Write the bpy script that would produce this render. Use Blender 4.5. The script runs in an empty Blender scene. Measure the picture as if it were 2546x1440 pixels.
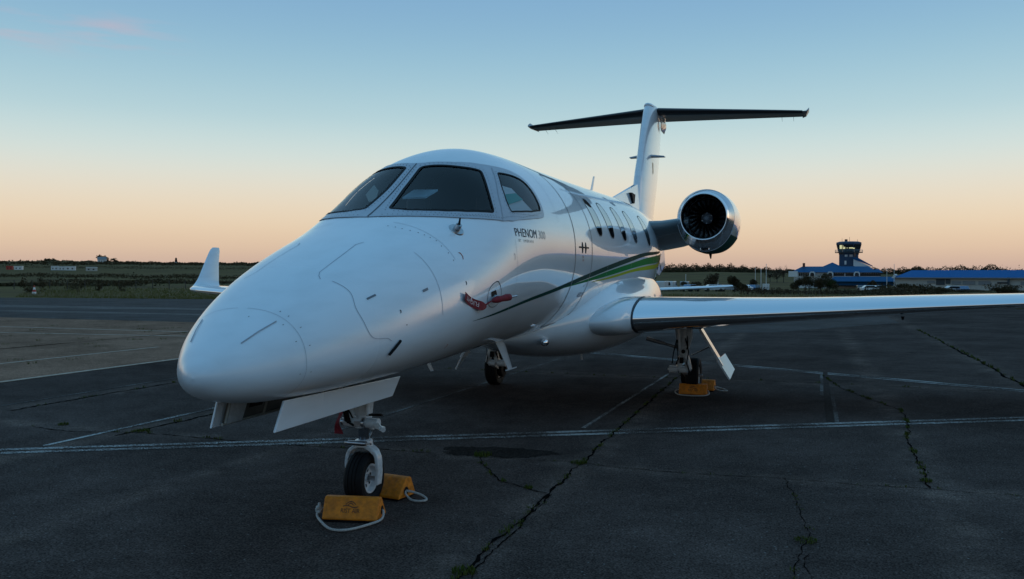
import bpy, bmesh, math, random
import numpy as np
from mathutils import Matrix, Vector
from mathutils.geometry import delaunay_2d_cdt

random.seed(7)
rng = np.random.default_rng(7)
SC = bpy.context.scene
COL = SC.collection
R_ = math.radians

# ------------------------------------------------------------------ camera
CAM = np.array([3.0535, -3.7861, 1.654])
_yaw, _pit, _rol = -0.329, -0.0158, 0.0018
_F = np.array([math.sin(_yaw) * math.cos(_pit), math.cos(_yaw) * math.cos(_pit), math.sin(_pit)])
_R = np.cross(_F, [0, 0, 1.0]); _R /= np.linalg.norm(_R)
_U = np.cross(_R, _F)
_R2 = _R * math.cos(_rol) + _U * math.sin(_rol)
_U2 = -_R * math.sin(_rol) + _U * math.cos(_rol)
cam = bpy.data.objects.new('camera', bpy.data.cameras.new('camera'))
COL.objects.link(cam)
cam.data.sensor_width = 36.0
cam.data.lens = 30.83
cam.data.clip_start = 0.05
cam.data.clip_end = 9000
cam.matrix_world = Matrix([[_R2[i], _U2[i], -_F[i], CAM[i]] for i in range(3)] + [[0, 0, 0, 1]])
SC.camera = cam

# ------------------------------------------------------------------ world, sun, exposure
def lin(c):
    return tuple(((v / 255) / 12.92 if v / 255 <= .04045 else ((v / 255 + .055) / 1.055) ** 2.4) for v in c)

SUN_EL, SUN_ROT = 0.5, 48.0        # the sun has just gone down behind the jet, to the right; only its glow is left
W = bpy.data.worlds.new('World'); SC.world = W; W.use_nodes = True
nt = W.node_tree; N = nt.nodes; L = nt.links
bg = N['Background']
sky = N.new('ShaderNodeTexSky'); sky.sky_type = 'NISHITA'; sky.sun_disc = False
sky.sun_elevation = R_(SUN_EL); sky.sun_rotation = R_(SUN_ROT)
sky.air_density = 1.0; sky.dust_density = 1.0; sky.ozone_density = 3.0
tc = N.new('ShaderNodeTexCoord')
sep = N.new('ShaderNodeSeparateXYZ'); L.new(tc.outputs['Generated'], sep.inputs[0])
asn = N.new('ShaderNodeMath'); asn.operation = 'ARCSINE'; L.new(sep.outputs['Z'], asn.inputs[0])
mr = N.new('ShaderNodeMapRange'); mr.inputs['From Min'].default_value = 0; mr.inputs['From Max'].default_value = R_(90)
L.new(asn.outputs[0], mr.inputs['Value'])
rp = N.new('ShaderNodeValToRGB'); rp.color_ramp.interpolation = 'B_SPLINE'
stops = [(0.0, (186, 162, 154)), (0.6, (204, 176, 161)), (1.7, (222, 193, 167)), (3.3, (235, 211, 180)),
         (5.4, (232, 222, 203)), (7.5, (213, 226, 221)), (10.0, (182, 212, 218)), (13.8, (149, 191, 212)),
         (17.4, (131, 173, 207)), (25.0, (120, 168, 205)), (45.0, (110, 163, 201)), (90.0, (102, 156, 196))]
el = rp.color_ramp.elements
while len(el) < len(stops): el.new(0.5)
for e, (d, c) in zip(el, stops):
    e.position = d / 90; e.color = (*lin(c), 1)
L.new(mr.outputs[0], rp.inputs[0])
# thin rose cirrus streaks high on the left of the view
def _sm(a, b, t): t = min(1, max(0, (t - a) / (b - a))); return t * t * (3 - 2 * t)
mp = N.new('ShaderNodeMapping'); mp.vector_type = 'TEXTURE'
mp.inputs['Rotation'].default_value = (0, 0, R_(40.0)); mp.inputs['Scale'].default_value = (0.30, 1.0, 0.035)
L.new(tc.outputs['Generated'], mp.inputs[0])
cn = N.new('ShaderNodeTexNoise'); cn.inputs['Scale'].default_value = 2.2; cn.inputs['Detail'].default_value = 6
L.new(mp.outputs[0], cn.inputs['Vector'])
cr = N.new('ShaderNodeMapRange'); cr.inputs['From Min'].default_value = .50; cr.inputs['From Max'].default_value = .72
L.new(cn.outputs['Fac'], cr.inputs['Value'])
band = N.new('ShaderNodeMapRange'); band.interpolation_type = 'SMOOTHSTEP'
band.inputs['From Min'].default_value = R_(12.2); band.inputs['From Max'].default_value = R_(13.5)
L.new(asn.outputs[0], band.inputs['Value'])
band2 = N.new('ShaderNodeMapRange'); band2.interpolation_type = 'SMOOTHSTEP'
band2.inputs['From Min'].default_value = R_(16.0); band2.inputs['From Max'].default_value = R_(14.0)
L.new(asn.outputs[0], band2.inputs['Value'])
m1 = N.new('ShaderNodeMath'); m1.operation = 'MULTIPLY'; L.new(band.outputs[0], m1.inputs[0]); L.new(band2.outputs[0], m1.inputs[1])
m2 = N.new('ShaderNodeMath'); m2.operation = 'MULTIPLY'; L.new(m1.outputs[0], m2.inputs[0]); L.new(cr.outputs[0], m2.inputs[1])
west = N.new('ShaderNodeMapRange'); west.interpolation_type = 'SMOOTHSTEP'; west.inputs['From Min'].default_value = -.60; west.inputs['From Max'].default_value = -.66; west.inputs['To Max'].default_value = .55
L.new(sep.outputs['X'], west.inputs['Value'])
m3 = N.new('ShaderNodeMath'); m3.operation = 'MULTIPLY'; L.new(m2.outputs[0], m3.inputs[0]); L.new(west.outputs[0], m3.inputs[1])
cmx = N.new('ShaderNodeMix'); cmx.data_type = 'RGBA'
L.new(m3.outputs[0], cmx.inputs[0]); L.new(rp.outputs[0], cmx.inputs[6]); cmx.inputs[7].default_value = (*lin((206, 178, 188)), 1)
smx = N.new('ShaderNodeMix'); smx.data_type = 'RGBA'; smx.inputs[0].default_value = 0.03
L.new(cmx.outputs[2], smx.inputs[6]); L.new(sky.outputs[0], smx.inputs[7])
# away from the glow the low sky falls to the dull blue of the earth's shadow
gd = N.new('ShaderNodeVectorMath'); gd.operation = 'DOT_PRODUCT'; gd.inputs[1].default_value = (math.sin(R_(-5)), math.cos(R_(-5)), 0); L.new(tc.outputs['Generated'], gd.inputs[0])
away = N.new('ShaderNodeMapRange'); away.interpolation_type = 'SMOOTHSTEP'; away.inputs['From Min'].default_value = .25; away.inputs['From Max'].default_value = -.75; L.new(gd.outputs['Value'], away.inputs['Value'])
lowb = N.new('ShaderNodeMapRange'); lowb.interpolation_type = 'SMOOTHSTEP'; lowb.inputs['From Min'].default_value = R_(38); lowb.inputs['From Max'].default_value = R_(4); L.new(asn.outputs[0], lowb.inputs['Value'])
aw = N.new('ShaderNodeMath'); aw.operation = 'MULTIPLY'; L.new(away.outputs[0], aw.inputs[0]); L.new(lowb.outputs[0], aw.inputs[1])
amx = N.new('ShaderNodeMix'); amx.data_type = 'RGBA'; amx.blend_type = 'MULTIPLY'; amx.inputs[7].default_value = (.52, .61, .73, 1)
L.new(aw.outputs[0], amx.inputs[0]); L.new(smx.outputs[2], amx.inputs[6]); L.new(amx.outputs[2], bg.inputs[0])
bg.inputs[1].default_value = 1.0
sun = bpy.data.objects.new('sun', bpy.data.lights.new('sun', 'SUN')); COL.objects.link(sun)
sun.data.energy = 0.07; sun.data.angle = R_(25); sun.data.color = (1.0, .72, .5)
_sd = Vector((math.sin(R_(SUN_ROT)) * math.cos(R_(4)), math.cos(R_(SUN_ROT)) * math.cos(R_(4)), math.sin(R_(4))))
sun.rotation_euler = _sd.to_track_quat('Z', 'Y').to_euler()
SC.view_settings.view_transform = 'Standard'; SC.view_settings.look = 'None'
SC.view_settings.exposure = 0.0; SC.view_settings.gamma = 1.0; SC.view_settings.use_curve_mapping = False

# ------------------------------------------------------------------ materials
def mat(name, col, rough=.5, metal=0.0, coat=0.0, noise=0.0, nscale=8.0, bump=0.0, bscale=60.0, spec=.5, coat_rough=.03, emit=None, estr=0, sheen=0):
    m = bpy.data.materials.new(name); m.use_nodes = True
    t = m.node_tree; b = t.nodes['Principled BSDF']
    b.inputs['Base Color'].default_value = (*col, 1); b.inputs['Roughness'].default_value = rough
    b.inputs['Metallic'].default_value = metal; b.inputs['Coat Weight'].default_value = coat
    b.inputs['Coat Roughness'].default_value = coat_rough; b.inputs['Specular IOR Level'].default_value = spec
    if emit: b.inputs['Emission Color'].default_value = (*emit, 1); b.inputs['Emission Strength'].default_value = estr
    if noise or bump:
        co = t.nodes.new('ShaderNodeTexCoord')
    if noise:
        n = t.nodes.new('ShaderNodeTexNoise'); n.inputs['Scale'].default_value = nscale; n.inputs['Detail'].default_value = 6
        t.links.new(co.outputs['Object'], n.inputs['Vector'])
        r = t.nodes.new('ShaderNodeValToRGB')
        r.color_ramp.elements[0].position = .3; r.color_ramp.elements[1].position = .7
        r.color_ramp.elements[0].color = (*[max(0, c * (1 - noise)) for c in col], 1)
        r.color_ramp.elements[1].color = (*[min(1, c * (1 + noise)) for c in col], 1)
        t.links.new(n.outputs['Fac'], r.inputs[0]); t.links.new(r.outputs[0], b.inputs['Base Color'])
    if bump:
        n2 = t.nodes.new('ShaderNodeTexNoise'); n2.inputs['Scale'].default_value = bscale; n2.inputs['Detail'].default_value = 4
        t.links.new(co.outputs['Object'], n2.inputs['Vector'])
        bp = t.nodes.new('ShaderNodeBump'); bp.inputs['Strength'].default_value = bump; bp.inputs['Distance'].default_value = .02
        t.links.new(n2.outputs['Fac'], bp.inputs['Height']); t.links.new(bp.outputs[0], b.inputs['Normal'])
    return m

M = {}
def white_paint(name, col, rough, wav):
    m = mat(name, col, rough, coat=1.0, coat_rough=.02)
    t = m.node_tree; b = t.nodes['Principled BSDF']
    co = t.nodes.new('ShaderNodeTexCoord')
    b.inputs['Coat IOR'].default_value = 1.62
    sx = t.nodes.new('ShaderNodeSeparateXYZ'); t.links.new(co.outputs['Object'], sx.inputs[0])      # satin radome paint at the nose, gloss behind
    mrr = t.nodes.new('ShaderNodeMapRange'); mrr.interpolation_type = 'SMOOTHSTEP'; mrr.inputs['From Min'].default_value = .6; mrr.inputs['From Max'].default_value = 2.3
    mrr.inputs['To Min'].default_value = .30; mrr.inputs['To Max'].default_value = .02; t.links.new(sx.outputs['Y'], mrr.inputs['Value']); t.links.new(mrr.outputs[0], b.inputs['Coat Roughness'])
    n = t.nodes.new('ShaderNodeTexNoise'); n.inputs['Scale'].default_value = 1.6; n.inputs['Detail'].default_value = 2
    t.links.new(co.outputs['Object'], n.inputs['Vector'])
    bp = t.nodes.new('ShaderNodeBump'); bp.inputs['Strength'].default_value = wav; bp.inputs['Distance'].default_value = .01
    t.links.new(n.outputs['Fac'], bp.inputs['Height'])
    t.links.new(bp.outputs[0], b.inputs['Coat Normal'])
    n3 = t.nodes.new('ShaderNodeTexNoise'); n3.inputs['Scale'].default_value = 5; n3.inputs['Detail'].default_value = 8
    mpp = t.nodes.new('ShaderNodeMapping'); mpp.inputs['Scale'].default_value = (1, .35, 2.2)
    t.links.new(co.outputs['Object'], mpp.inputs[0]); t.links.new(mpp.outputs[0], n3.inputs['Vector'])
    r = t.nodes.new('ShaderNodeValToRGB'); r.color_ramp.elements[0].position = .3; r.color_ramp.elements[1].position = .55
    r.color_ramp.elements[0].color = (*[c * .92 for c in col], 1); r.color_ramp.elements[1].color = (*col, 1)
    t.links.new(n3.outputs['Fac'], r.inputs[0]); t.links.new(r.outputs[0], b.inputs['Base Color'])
    return m
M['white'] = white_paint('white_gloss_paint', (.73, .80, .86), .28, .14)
M['white_gear'] = mat('white_gear_enamel', (.60, .63, .65), .32, coat=.3, noise=.14, nscale=30)
M['grey_frame'] = mat('grey_frame_paint', (.36, .41, .48), .34, coat=.3, noise=.06, nscale=20)
M['seam'] = mat('dark_sealant', (.03, .035, .045), .5)
M['faint_seam'] = mat('grey_panel_gap', (.46, .50, .55), .5)
M['thin_seam'] = mat('blue_grey_panel_gap', (.34, .39, .45), .5)
M['rivet'] = mat('dark_fastener', (.05, .055, .07), .45, metal=.4)
M['rubber'] = mat('black_tyre_rubber', (.008, .008, .009), .7, noise=.25, nscale=25, bump=.15, bscale=120, spec=.2)
M['black'] = mat('black_plastic', (.006, .006, .007), .6, spec=.15)
M['chrome'] = mat('polished_aluminium', (.83, .85, .88), .085, metal=1.0, bump=.02, bscale=1.5)
M['steel'] = mat('bare_steel', (.45, .46, .48), .3, metal=1.0, noise=.15, nscale=20)
M['piston'] = mat('dark_chromed_piston', (.30, .33, .38), .18, metal=1.0)
M['alu_rim'] = mat('painted_wheel_rim', (.62, .64, .66), .35, coat=.3, noise=.12, nscale=25)
M['cowl'] = mat('brushed_cowl_metal', (.52, .58, .64), .16, metal=.85, bump=.02, bscale=2)
M['inlet_dark'] = mat('dark_inlet_liner', (.02, .02, .022), .4)
M['blade'] = mat('dark_titanium_blade', (.075, .072, .07), .35, metal=1.0)
M['spinner'] = mat('grey_spinner', (.10, .10, .11), .35, coat=.3)
M['green_dark'] = mat('dark_green_paint', (.001, .042, .033), .5, spec=.03)
M['green'] = mat('bright_green_paint', (.001, .16, .035), .5, spec=.03)
M['lime'] = mat('lime_yellow_paint', (.33, .36, .02), .5, spec=.03)
M['letter'] = mat('dark_grey_lettering', (.05, .065, .085), .5, spec=.1)
M['letter_light'] = mat('silver_grey_lettering', (.36, .38, .40), .35, coat=.5)
M['red_txt'] = mat('dark_red_lettering', (.09, .006, .015), .6, spec=.1)
M['orange_txt'] = mat('orange_marking', (.38, .10, .05), .6, spec=.1)
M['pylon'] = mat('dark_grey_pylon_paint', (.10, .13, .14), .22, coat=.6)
M['placard'] = mat('grey_placard', (.16, .17, .19), .4, metal=.5)
M['red_cloth'] = mat('red_streamer_cloth', (.19, .006, .016), .8, noise=.3, nscale=40)
M['white_txt'] = mat('white_print', (.72, .60, .62), .6)
M['cream'] = mat('cream_visor', (.75, .74, .62), .7)
M['paper'] = mat('white_paper', (.78, .80, .80), .8)
M['teal'] = mat('teal_print', (.05, .42, .36), .7)
M['cockpit'] = mat('dark_cockpit_trim', (.010, .012, .016), .8)
M['seat'] = mat('dark_grey_leather', (.015, .015, .017), .6)
M['inner_door'] = mat('primer_grey_inner_door', (.42, .42, .38), .6, noise=.2, nscale=10)
M['tan_door'] = mat('worn_inner_skin', (.15, .145, .13), .6, noise=.25, nscale=6)

def glass(name, tint, refl=1.0):
    m = bpy.data.materials.new(name); m.use_nodes = True; t = m.node_tree
    for n in list(t.nodes):
        if n.type != 'OUTPUT_MATERIAL': t.nodes.remove(n)
    out = t.nodes['Material Output']
    tr = t.nodes.new('ShaderNodeBsdfTransparent'); tr.inputs[0].default_value = (*tint, 1)
    gl = t.nodes.new('ShaderNodeBsdfGlossy'); gl.inputs['Roughness'].default_value = .01
    gl.inputs['Color'].default_value = (refl, refl, refl, 1)
    fr = t.nodes.new('ShaderNodeFresnel'); fr.inputs['IOR'].default_value = 1.45
    mx = t.nodes.new('ShaderNodeMixShader')
    t.links.new(fr.outputs[0], mx.inputs[0]); t.links.new(tr.outputs[0], mx.inputs[1]); t.links.new(gl.outputs[0], mx.inputs[2])
    t.links.new(mx.outputs[0], out.inputs['Surface'])
    return m
M['windshield'] = glass('tinted_windshield_glass', (.80, .88, .93), .66)
M['cabin_glass'] = mat('dark_cabin_glass', (.006, .007, .009), .03, coat=1.0)
M['house_glass'] = mat('dark_house_glass', (.02, .025, .03), .08, coat=.5)
M['car_glass'] = mat('dark_car_glass', (.02, .025, .03), .06, coat=.6)
M['lit'] = mat('lit_window', (.5, .5, .3), .5, emit=(1.0, .92, .45), estr=.55)

def asphalt(name, base, spec, speck, halo=None):
    m = bpy.data.materials.new(name); m.use_nodes = True; t = m.node_tree; b = t.nodes['Principled BSDF']
    co = t.nodes.new('ShaderNodeTexCoord')
    def noise(sc, det, rough=.6):
        n = t.nodes.new('ShaderNodeTexNoise'); n.inputs['Scale'].default_value = sc; n.inputs['Detail'].default_value = det
        n.inputs['Roughness'].default_value = rough; t.links.new(co.outputs['Object'], n.inputs['Vector']); return n
    def ramp(src, p0, c0, p1, c1):
        r = t.nodes.new('ShaderNodeValToRGB'); r.color_ramp.elements[0].position = p0; r.color_ramp.elements[1].position = p1
        r.color_ramp.elements[0].color = (*c0, 1); r.color_ramp.elements[1].color = (*c1, 1); t.links.new(src, r.inputs[0]); return r
    def mix(mode, fac, a, bb):
        x = t.nodes.new('ShaderNodeMix'); x.data_type = 'RGBA'; x.blend_type = mode
        if isinstance(fac, float): x.inputs[0].default_value = fac
        else: t.links.new(fac, x.inputs[0])
        t.links.new(a, x.inputs[6]); t.links.new(bb, x.inputs[7]); return x
    big = ramp(noise(.45, 5, .65).outputs['Fac'], .32, [c * .70 for c in base], .68, [c * 1.28 for c in base])
    mid = ramp(noise(3.5, 6, .7).outputs['Fac'], .3, (.78,) * 3, .72, (1.18,) * 3)
    fine = ramp(noise(75, 2, .6).outputs['Fac'], .34, (.42,) * 3, .66, (1.6,) * 3)
    fine2 = ramp(noise(26, 2, .6).outputs['Fac'], .32, (.78,) * 3, .68, (1.24,) * 3)
    a = mix('MULTIPLY', 1.0, big.outputs[0], mid.outputs[0]); a = mix('MULTIPLY', 1.0, a.outputs[2], fine.outputs[0]); a = mix('MULTIPLY', 1.0, a.outputs[2], fine2.outputs[0])
    vor = t.nodes.new('ShaderNodeTexVoronoi'); vor.inputs['Scale'].default_value = 22; t.links.new(co.outputs['Object'], vor.inputs['Vector'])
    vr = ramp(vor.outputs['Distance'], .09, (1, 1, 1), .17, (0, 0, 0))
    wh = t.nodes.new('ShaderNodeTexWhiteNoise'); t.links.new(vor.outputs['Position'], wh.inputs['Vector'])
    pk = t.nodes.new('ShaderNodeMath'); pk.operation = 'GREATER_THAN'; pk.inputs[1].default_value = 1 - speck; t.links.new(wh.outputs['Value'], pk.inputs[0])
    mm = t.nodes.new('ShaderNodeMath'); mm.operation = 'MULTIPLY'; t.links.new(vr.outputs[0], mm.inputs[0]); t.links.new(pk.outputs[0], mm.inputs[1])
    wc = t.nodes.new('ShaderNodeRGB'); wc.outputs[0].default_value = (.20, .19, .18, 1)
    a = mix('MIX', mm.outputs[0], a.outputs[2], wc.outputs[0])
    if halo:        # bleached, dusty asphalt along the long joints
        sx = t.nodes.new('ShaderNodeSeparateXYZ'); t.links.new(co.outputs['Object'], sx.inputs[0]); tot = None
        for ax, c0, wd in halo:
            d = t.nodes.new('ShaderNodeMath'); d.operation = 'SUBTRACT'; d.inputs[1].default_value = c0; t.links.new(sx.outputs[ax], d.inputs[0])
            e = t.nodes.new('ShaderNodeMath'); e.operation = 'ABSOLUTE'; t.links.new(d.outputs[0], e.inputs[0])
            g = t.nodes.new('ShaderNodeMapRange'); g.interpolation_type = 'SMOOTHSTEP'; g.inputs['From Min'].default_value = wd; g.inputs['From Max'].default_value = 0.0; t.links.new(e.outputs[0], g.inputs['Value'])
            if tot is None: tot = g.outputs[0]
            else:
                q = t.nodes.new('ShaderNodeMath'); q.operation = 'MAXIMUM'; t.links.new(tot, q.inputs[0]); t.links.new(g.outputs[0], q.inputs[1]); tot = q.outputs[0]
        hn = ramp(noise(2.2, 5, .7).outputs['Fac'], .38, (0, 0, 0), .66, (1, 1, 1)); q = t.nodes.new('ShaderNodeMath'); q.operation = 'MULTIPLY'; t.links.new(tot, q.inputs[0]); t.links.new(hn.outputs[0], q.inputs[1])
        lc = t.nodes.new('ShaderNodeRGB'); lc.outputs[0].default_value = (1.75, 1.7, 1.62, 1); lm = mix('MULTIPLY', q.outputs[0], a.outputs[2], lc.outputs[0]); a = lm
        dr = ramp(noise(1.1, 3, .6).outputs['Fac'], .66, (1, 1, 1), .74, (.55, .55, .55)); a = mix('MULTIPLY', 1.0, a.outputs[2], dr.outputs[0])
    t.links.new(a.outputs[2], b.inputs['Base Color'])
    b.inputs['Roughness'].default_value = .85; b.inputs['Specular IOR Level'].default_value = spec
    bp = t.nodes.new('ShaderNodeBump'); bp.inputs['Strength'].default_value = .55; bp.inputs['Distance'].default_value = .006
    t.links.new(noise(110, 4, .75).outputs['Fac'], bp.inputs['Height']); t.links.new(bp.outputs[0], b.inputs['Normal'])
    return m
M['asphalt'] = asphalt('worn_apron_asphalt', (.082, .062, .055), .0, .12, [('X', 1.17, .30), ('X', 3.98, .32), ('X', 6.12, .4), ('X', -3.8, .35), ('X', -6.3, .4), ('X', -1.7, .2), ('Y', 3.67, .28), ('Y', 10.5, .5)])
M['taxi'] = asphalt('taxiway_asphalt', (.068, .062, .060), .03, .05)
M['concrete'] = asphalt('weathered_concrete', (.25, .150, .105), .0, .10)
M['taxi_pale'] = asphalt('pale_resurfaced_strip', (.12, .112, .108), .03, .04)
M['patch'] = asphalt('fresh_tar_patch', (.034, .027, .024), .0, .04)
M['crack'] = mat('open_crack_shadow', (.006, .006, .006), .95, spec=.0)
M['tarseal'] = mat('tar_joint_sealant', (.068, .053, .047), .9, noise=.3, nscale=30, spec=.0)
def worn_line(name, cover, col):
    m = bpy.data.materials.new(name); m.use_nodes = True; t = m.node_tree; b = t.nodes['Principled BSDF']
    co = t.nodes.new('ShaderNodeTexCoord')
    n = t.nodes.new('ShaderNodeTexNoise'); n.inputs['Scale'].default_value = 70; n.inputs['Detail'].default_value = 4; n.inputs['Roughness'].default_value = .7
    t.links.new(co.outputs['Object'], n.inputs['Vector'])
    n2 = t.nodes.new('ShaderNodeTexNoise'); n2.inputs['Scale'].default_value = 1.1; n2.inputs['Detail'].default_value = 3
    t.links.new(co.outputs['Object'], n2.inputs['Vector'])
    ad = t.nodes.new('ShaderNodeMath'); ad.operation = 'MULTIPLY_ADD'; ad.inputs[1].default_value = .55
    t.links.new(n2.outputs['Fac'], ad.inputs[0]); t.links.new(n.outputs['Fac'], ad.inputs[2])
    r = t.nodes.new('ShaderNodeValToRGB'); r.color_ramp.elements[0].position = cover; r.color_ramp.elements[1].position = cover + .06
    r.color_ramp.elements[0].color = (.082, .062, .055, 1); r.color_ramp.elements[1].color = (*col, 1)
    t.links.new(ad.outputs[0], r.inputs[0]); t.links.new(r.outputs[0], b.inputs['Base Color']); b.inputs['Roughness'].default_value = .9; b.inputs['Specular IOR Level'].default_value = .0
    return m
M['line'] = worn_line('worn_white_line_paint', .78, (.46, .45, .43))
M['line_faint'] = worn_line('faded_white_line_paint', .80, (.24, .23, .22))
M['joint_pale'] = mat('pale_slab_joint', (.38, .29, .22), .9, noise=.35, nscale=9)

def grassmat(name, cols, sc):
    m = bpy.data.materials.new(name); m.use_nodes = True; t = m.node_tree; b = t.nodes['Principled BSDF']
    co = t.nodes.new('ShaderNodeTexCoord')
    n = t.nodes.new('ShaderNodeTexNoise'); n.inputs['Scale'].default_value = sc; n.inputs['Detail'].default_value = 9; n.inputs['Roughness'].default_value = .7
    t.links.new(co.outputs['Object'], n.inputs['Vector'])
    r = t.nodes.new('ShaderNodeValToRGB'); e = r.color_ramp.elements
    while len(e) < len(cols): e.new(.5)
    for i, c in enumerate(cols): e[i].position = .3 + .4 * i / (len(cols) - 1); e[i].color = (*c, 1)
    t.links.new(n.outputs['Fac'], r.inputs[0]); t.links.new(r.outputs[0], b.inputs['Base Color']); b.inputs['Roughness'].default_value = .9
    b.inputs['Specular IOR Level'].default_value = .05
    return m
M['meadow'] = grassmat('meadow_turf', [(.055, .038, .020), (.082, .060, .024), (.105, .080, .028), (.15, .10, .045)], .045)
M['blade_green'] = grassmat('grass_blades', [(.075, .070, .02), (.125, .112, .032), (.18, .14, .05)], 1.5)
M['blade_dry'] = grassmat('dry_grass_blades', [(.12, .10, .055), (.20, .17, .09), (.28, .23, .13)], 1.0)
M['weed'] = grassmat('weed_leaves', [(.030, .046, .008), (.055, .075, .014), (.10, .095, .025)], 14)
M['leaf'] = grassmat('dark_foliage', [(.040, .031, .018), (.062, .048, .026), (.085, .064, .034)], .6)
M['leaf_brown'] = grassmat('brown_autumn_foliage', [(.040, .030, .020), (.075, .055, .034), (.10, .075, .045)], .8)
M['leaf_green'] = grassmat('green_foliage', [(.025, .040, .016), (.050, .070, .026), (.075, .09, .036)], .8)
M['bark'] = mat('dark_bark', (.05, .042, .035), .9, noise=.3, nscale=6)
M['blue_roof'] = mat('blue_metal_roof', (.010, .085, .20), .6, noise=.08, spec=.12, nscale=1.5)
M['blue_roof_bright'] = mat('bright_blue_metal_roof', (.004, .105, .30), .6, noise=.08, nscale=1.5, spec=.12)
M['blue_wall'] = mat('dark_blue_cladding', (.010, .045, .10), .5, noise=.1, nscale=2)
M['house_white'] = mat('white_render', (.62, .62, .60), .8, noise=.06, nscale=2)
M['hangar_wall'] = mat('pale_hangar_cladding', (.42, .40, .36), .7, noise=.06, nscale=1)
M['grey_panel'] = mat('grey_roller_shutter', (.20, .21, .22), .6)
M['dark_panel'] = mat('dark_container_panel', (.035, .045, .055), .6)
M['brick_red'] = mat('brick_chimney', (.14, .05, .04), .9)
M['pole'] = mat('white_pole', (.60, .60, .58), .5)
M['red'] = mat('red_plastic', (.42, .035, .02), .5)
M['cwhite'] = mat('white_plastic', (.68, .67, .64), .5)
M['yellow'] = mat('chock_yellow_rubber', (.64, .185, .003), .62, noise=.30, nscale=22, bump=.5, bscale=45)
M['rope'] = mat('white_braided_rope', (.55, .53, .50), .85, noise=.25, nscale=150, bump=.8, bscale=220)
for k, c in dict(car_white=(.62, .63, .64), car_blue=(.05, .12, .24), car_silver=(.36, .38, .40), car_dark=(.025, .03, .04), car_red=(.22, .03, .02)).items():
    M[k] = mat(k.replace('car_', '') + '_car_paint', c, .25, coat=.8)

# ------------------------------------------------------------------ builders
def tag(o, label=None, cat=None, group=None, kind=None):
    if label: o['label'] = label
    if cat: o['category'] = cat
    if group: o['group'] = group
    if kind: o['kind'] = kind
    return o

def empty(name, loc=(0, 0, 0), rz=0.0):
    o = bpy.data.objects.new(name, None); COL.objects.link(o)
    o.location = loc; o.rotation_euler = (0, 0, rz); o.empty_display_size = .2
    return o

def attach(o, parent):
    """parent a part that was modelled in world coordinates"""
    o.parent = parent
    p = parent; m = Matrix.Identity(4)
    while p is not None:
        m = Matrix.LocRotScale(p.location, p.rotation_euler, p.scale) @ m if p.parent is None else m
        p = p.parent
    o.matrix_parent_inverse = m.inverted() if parent.parent is None else Matrix.Identity(4)
    return o

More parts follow.
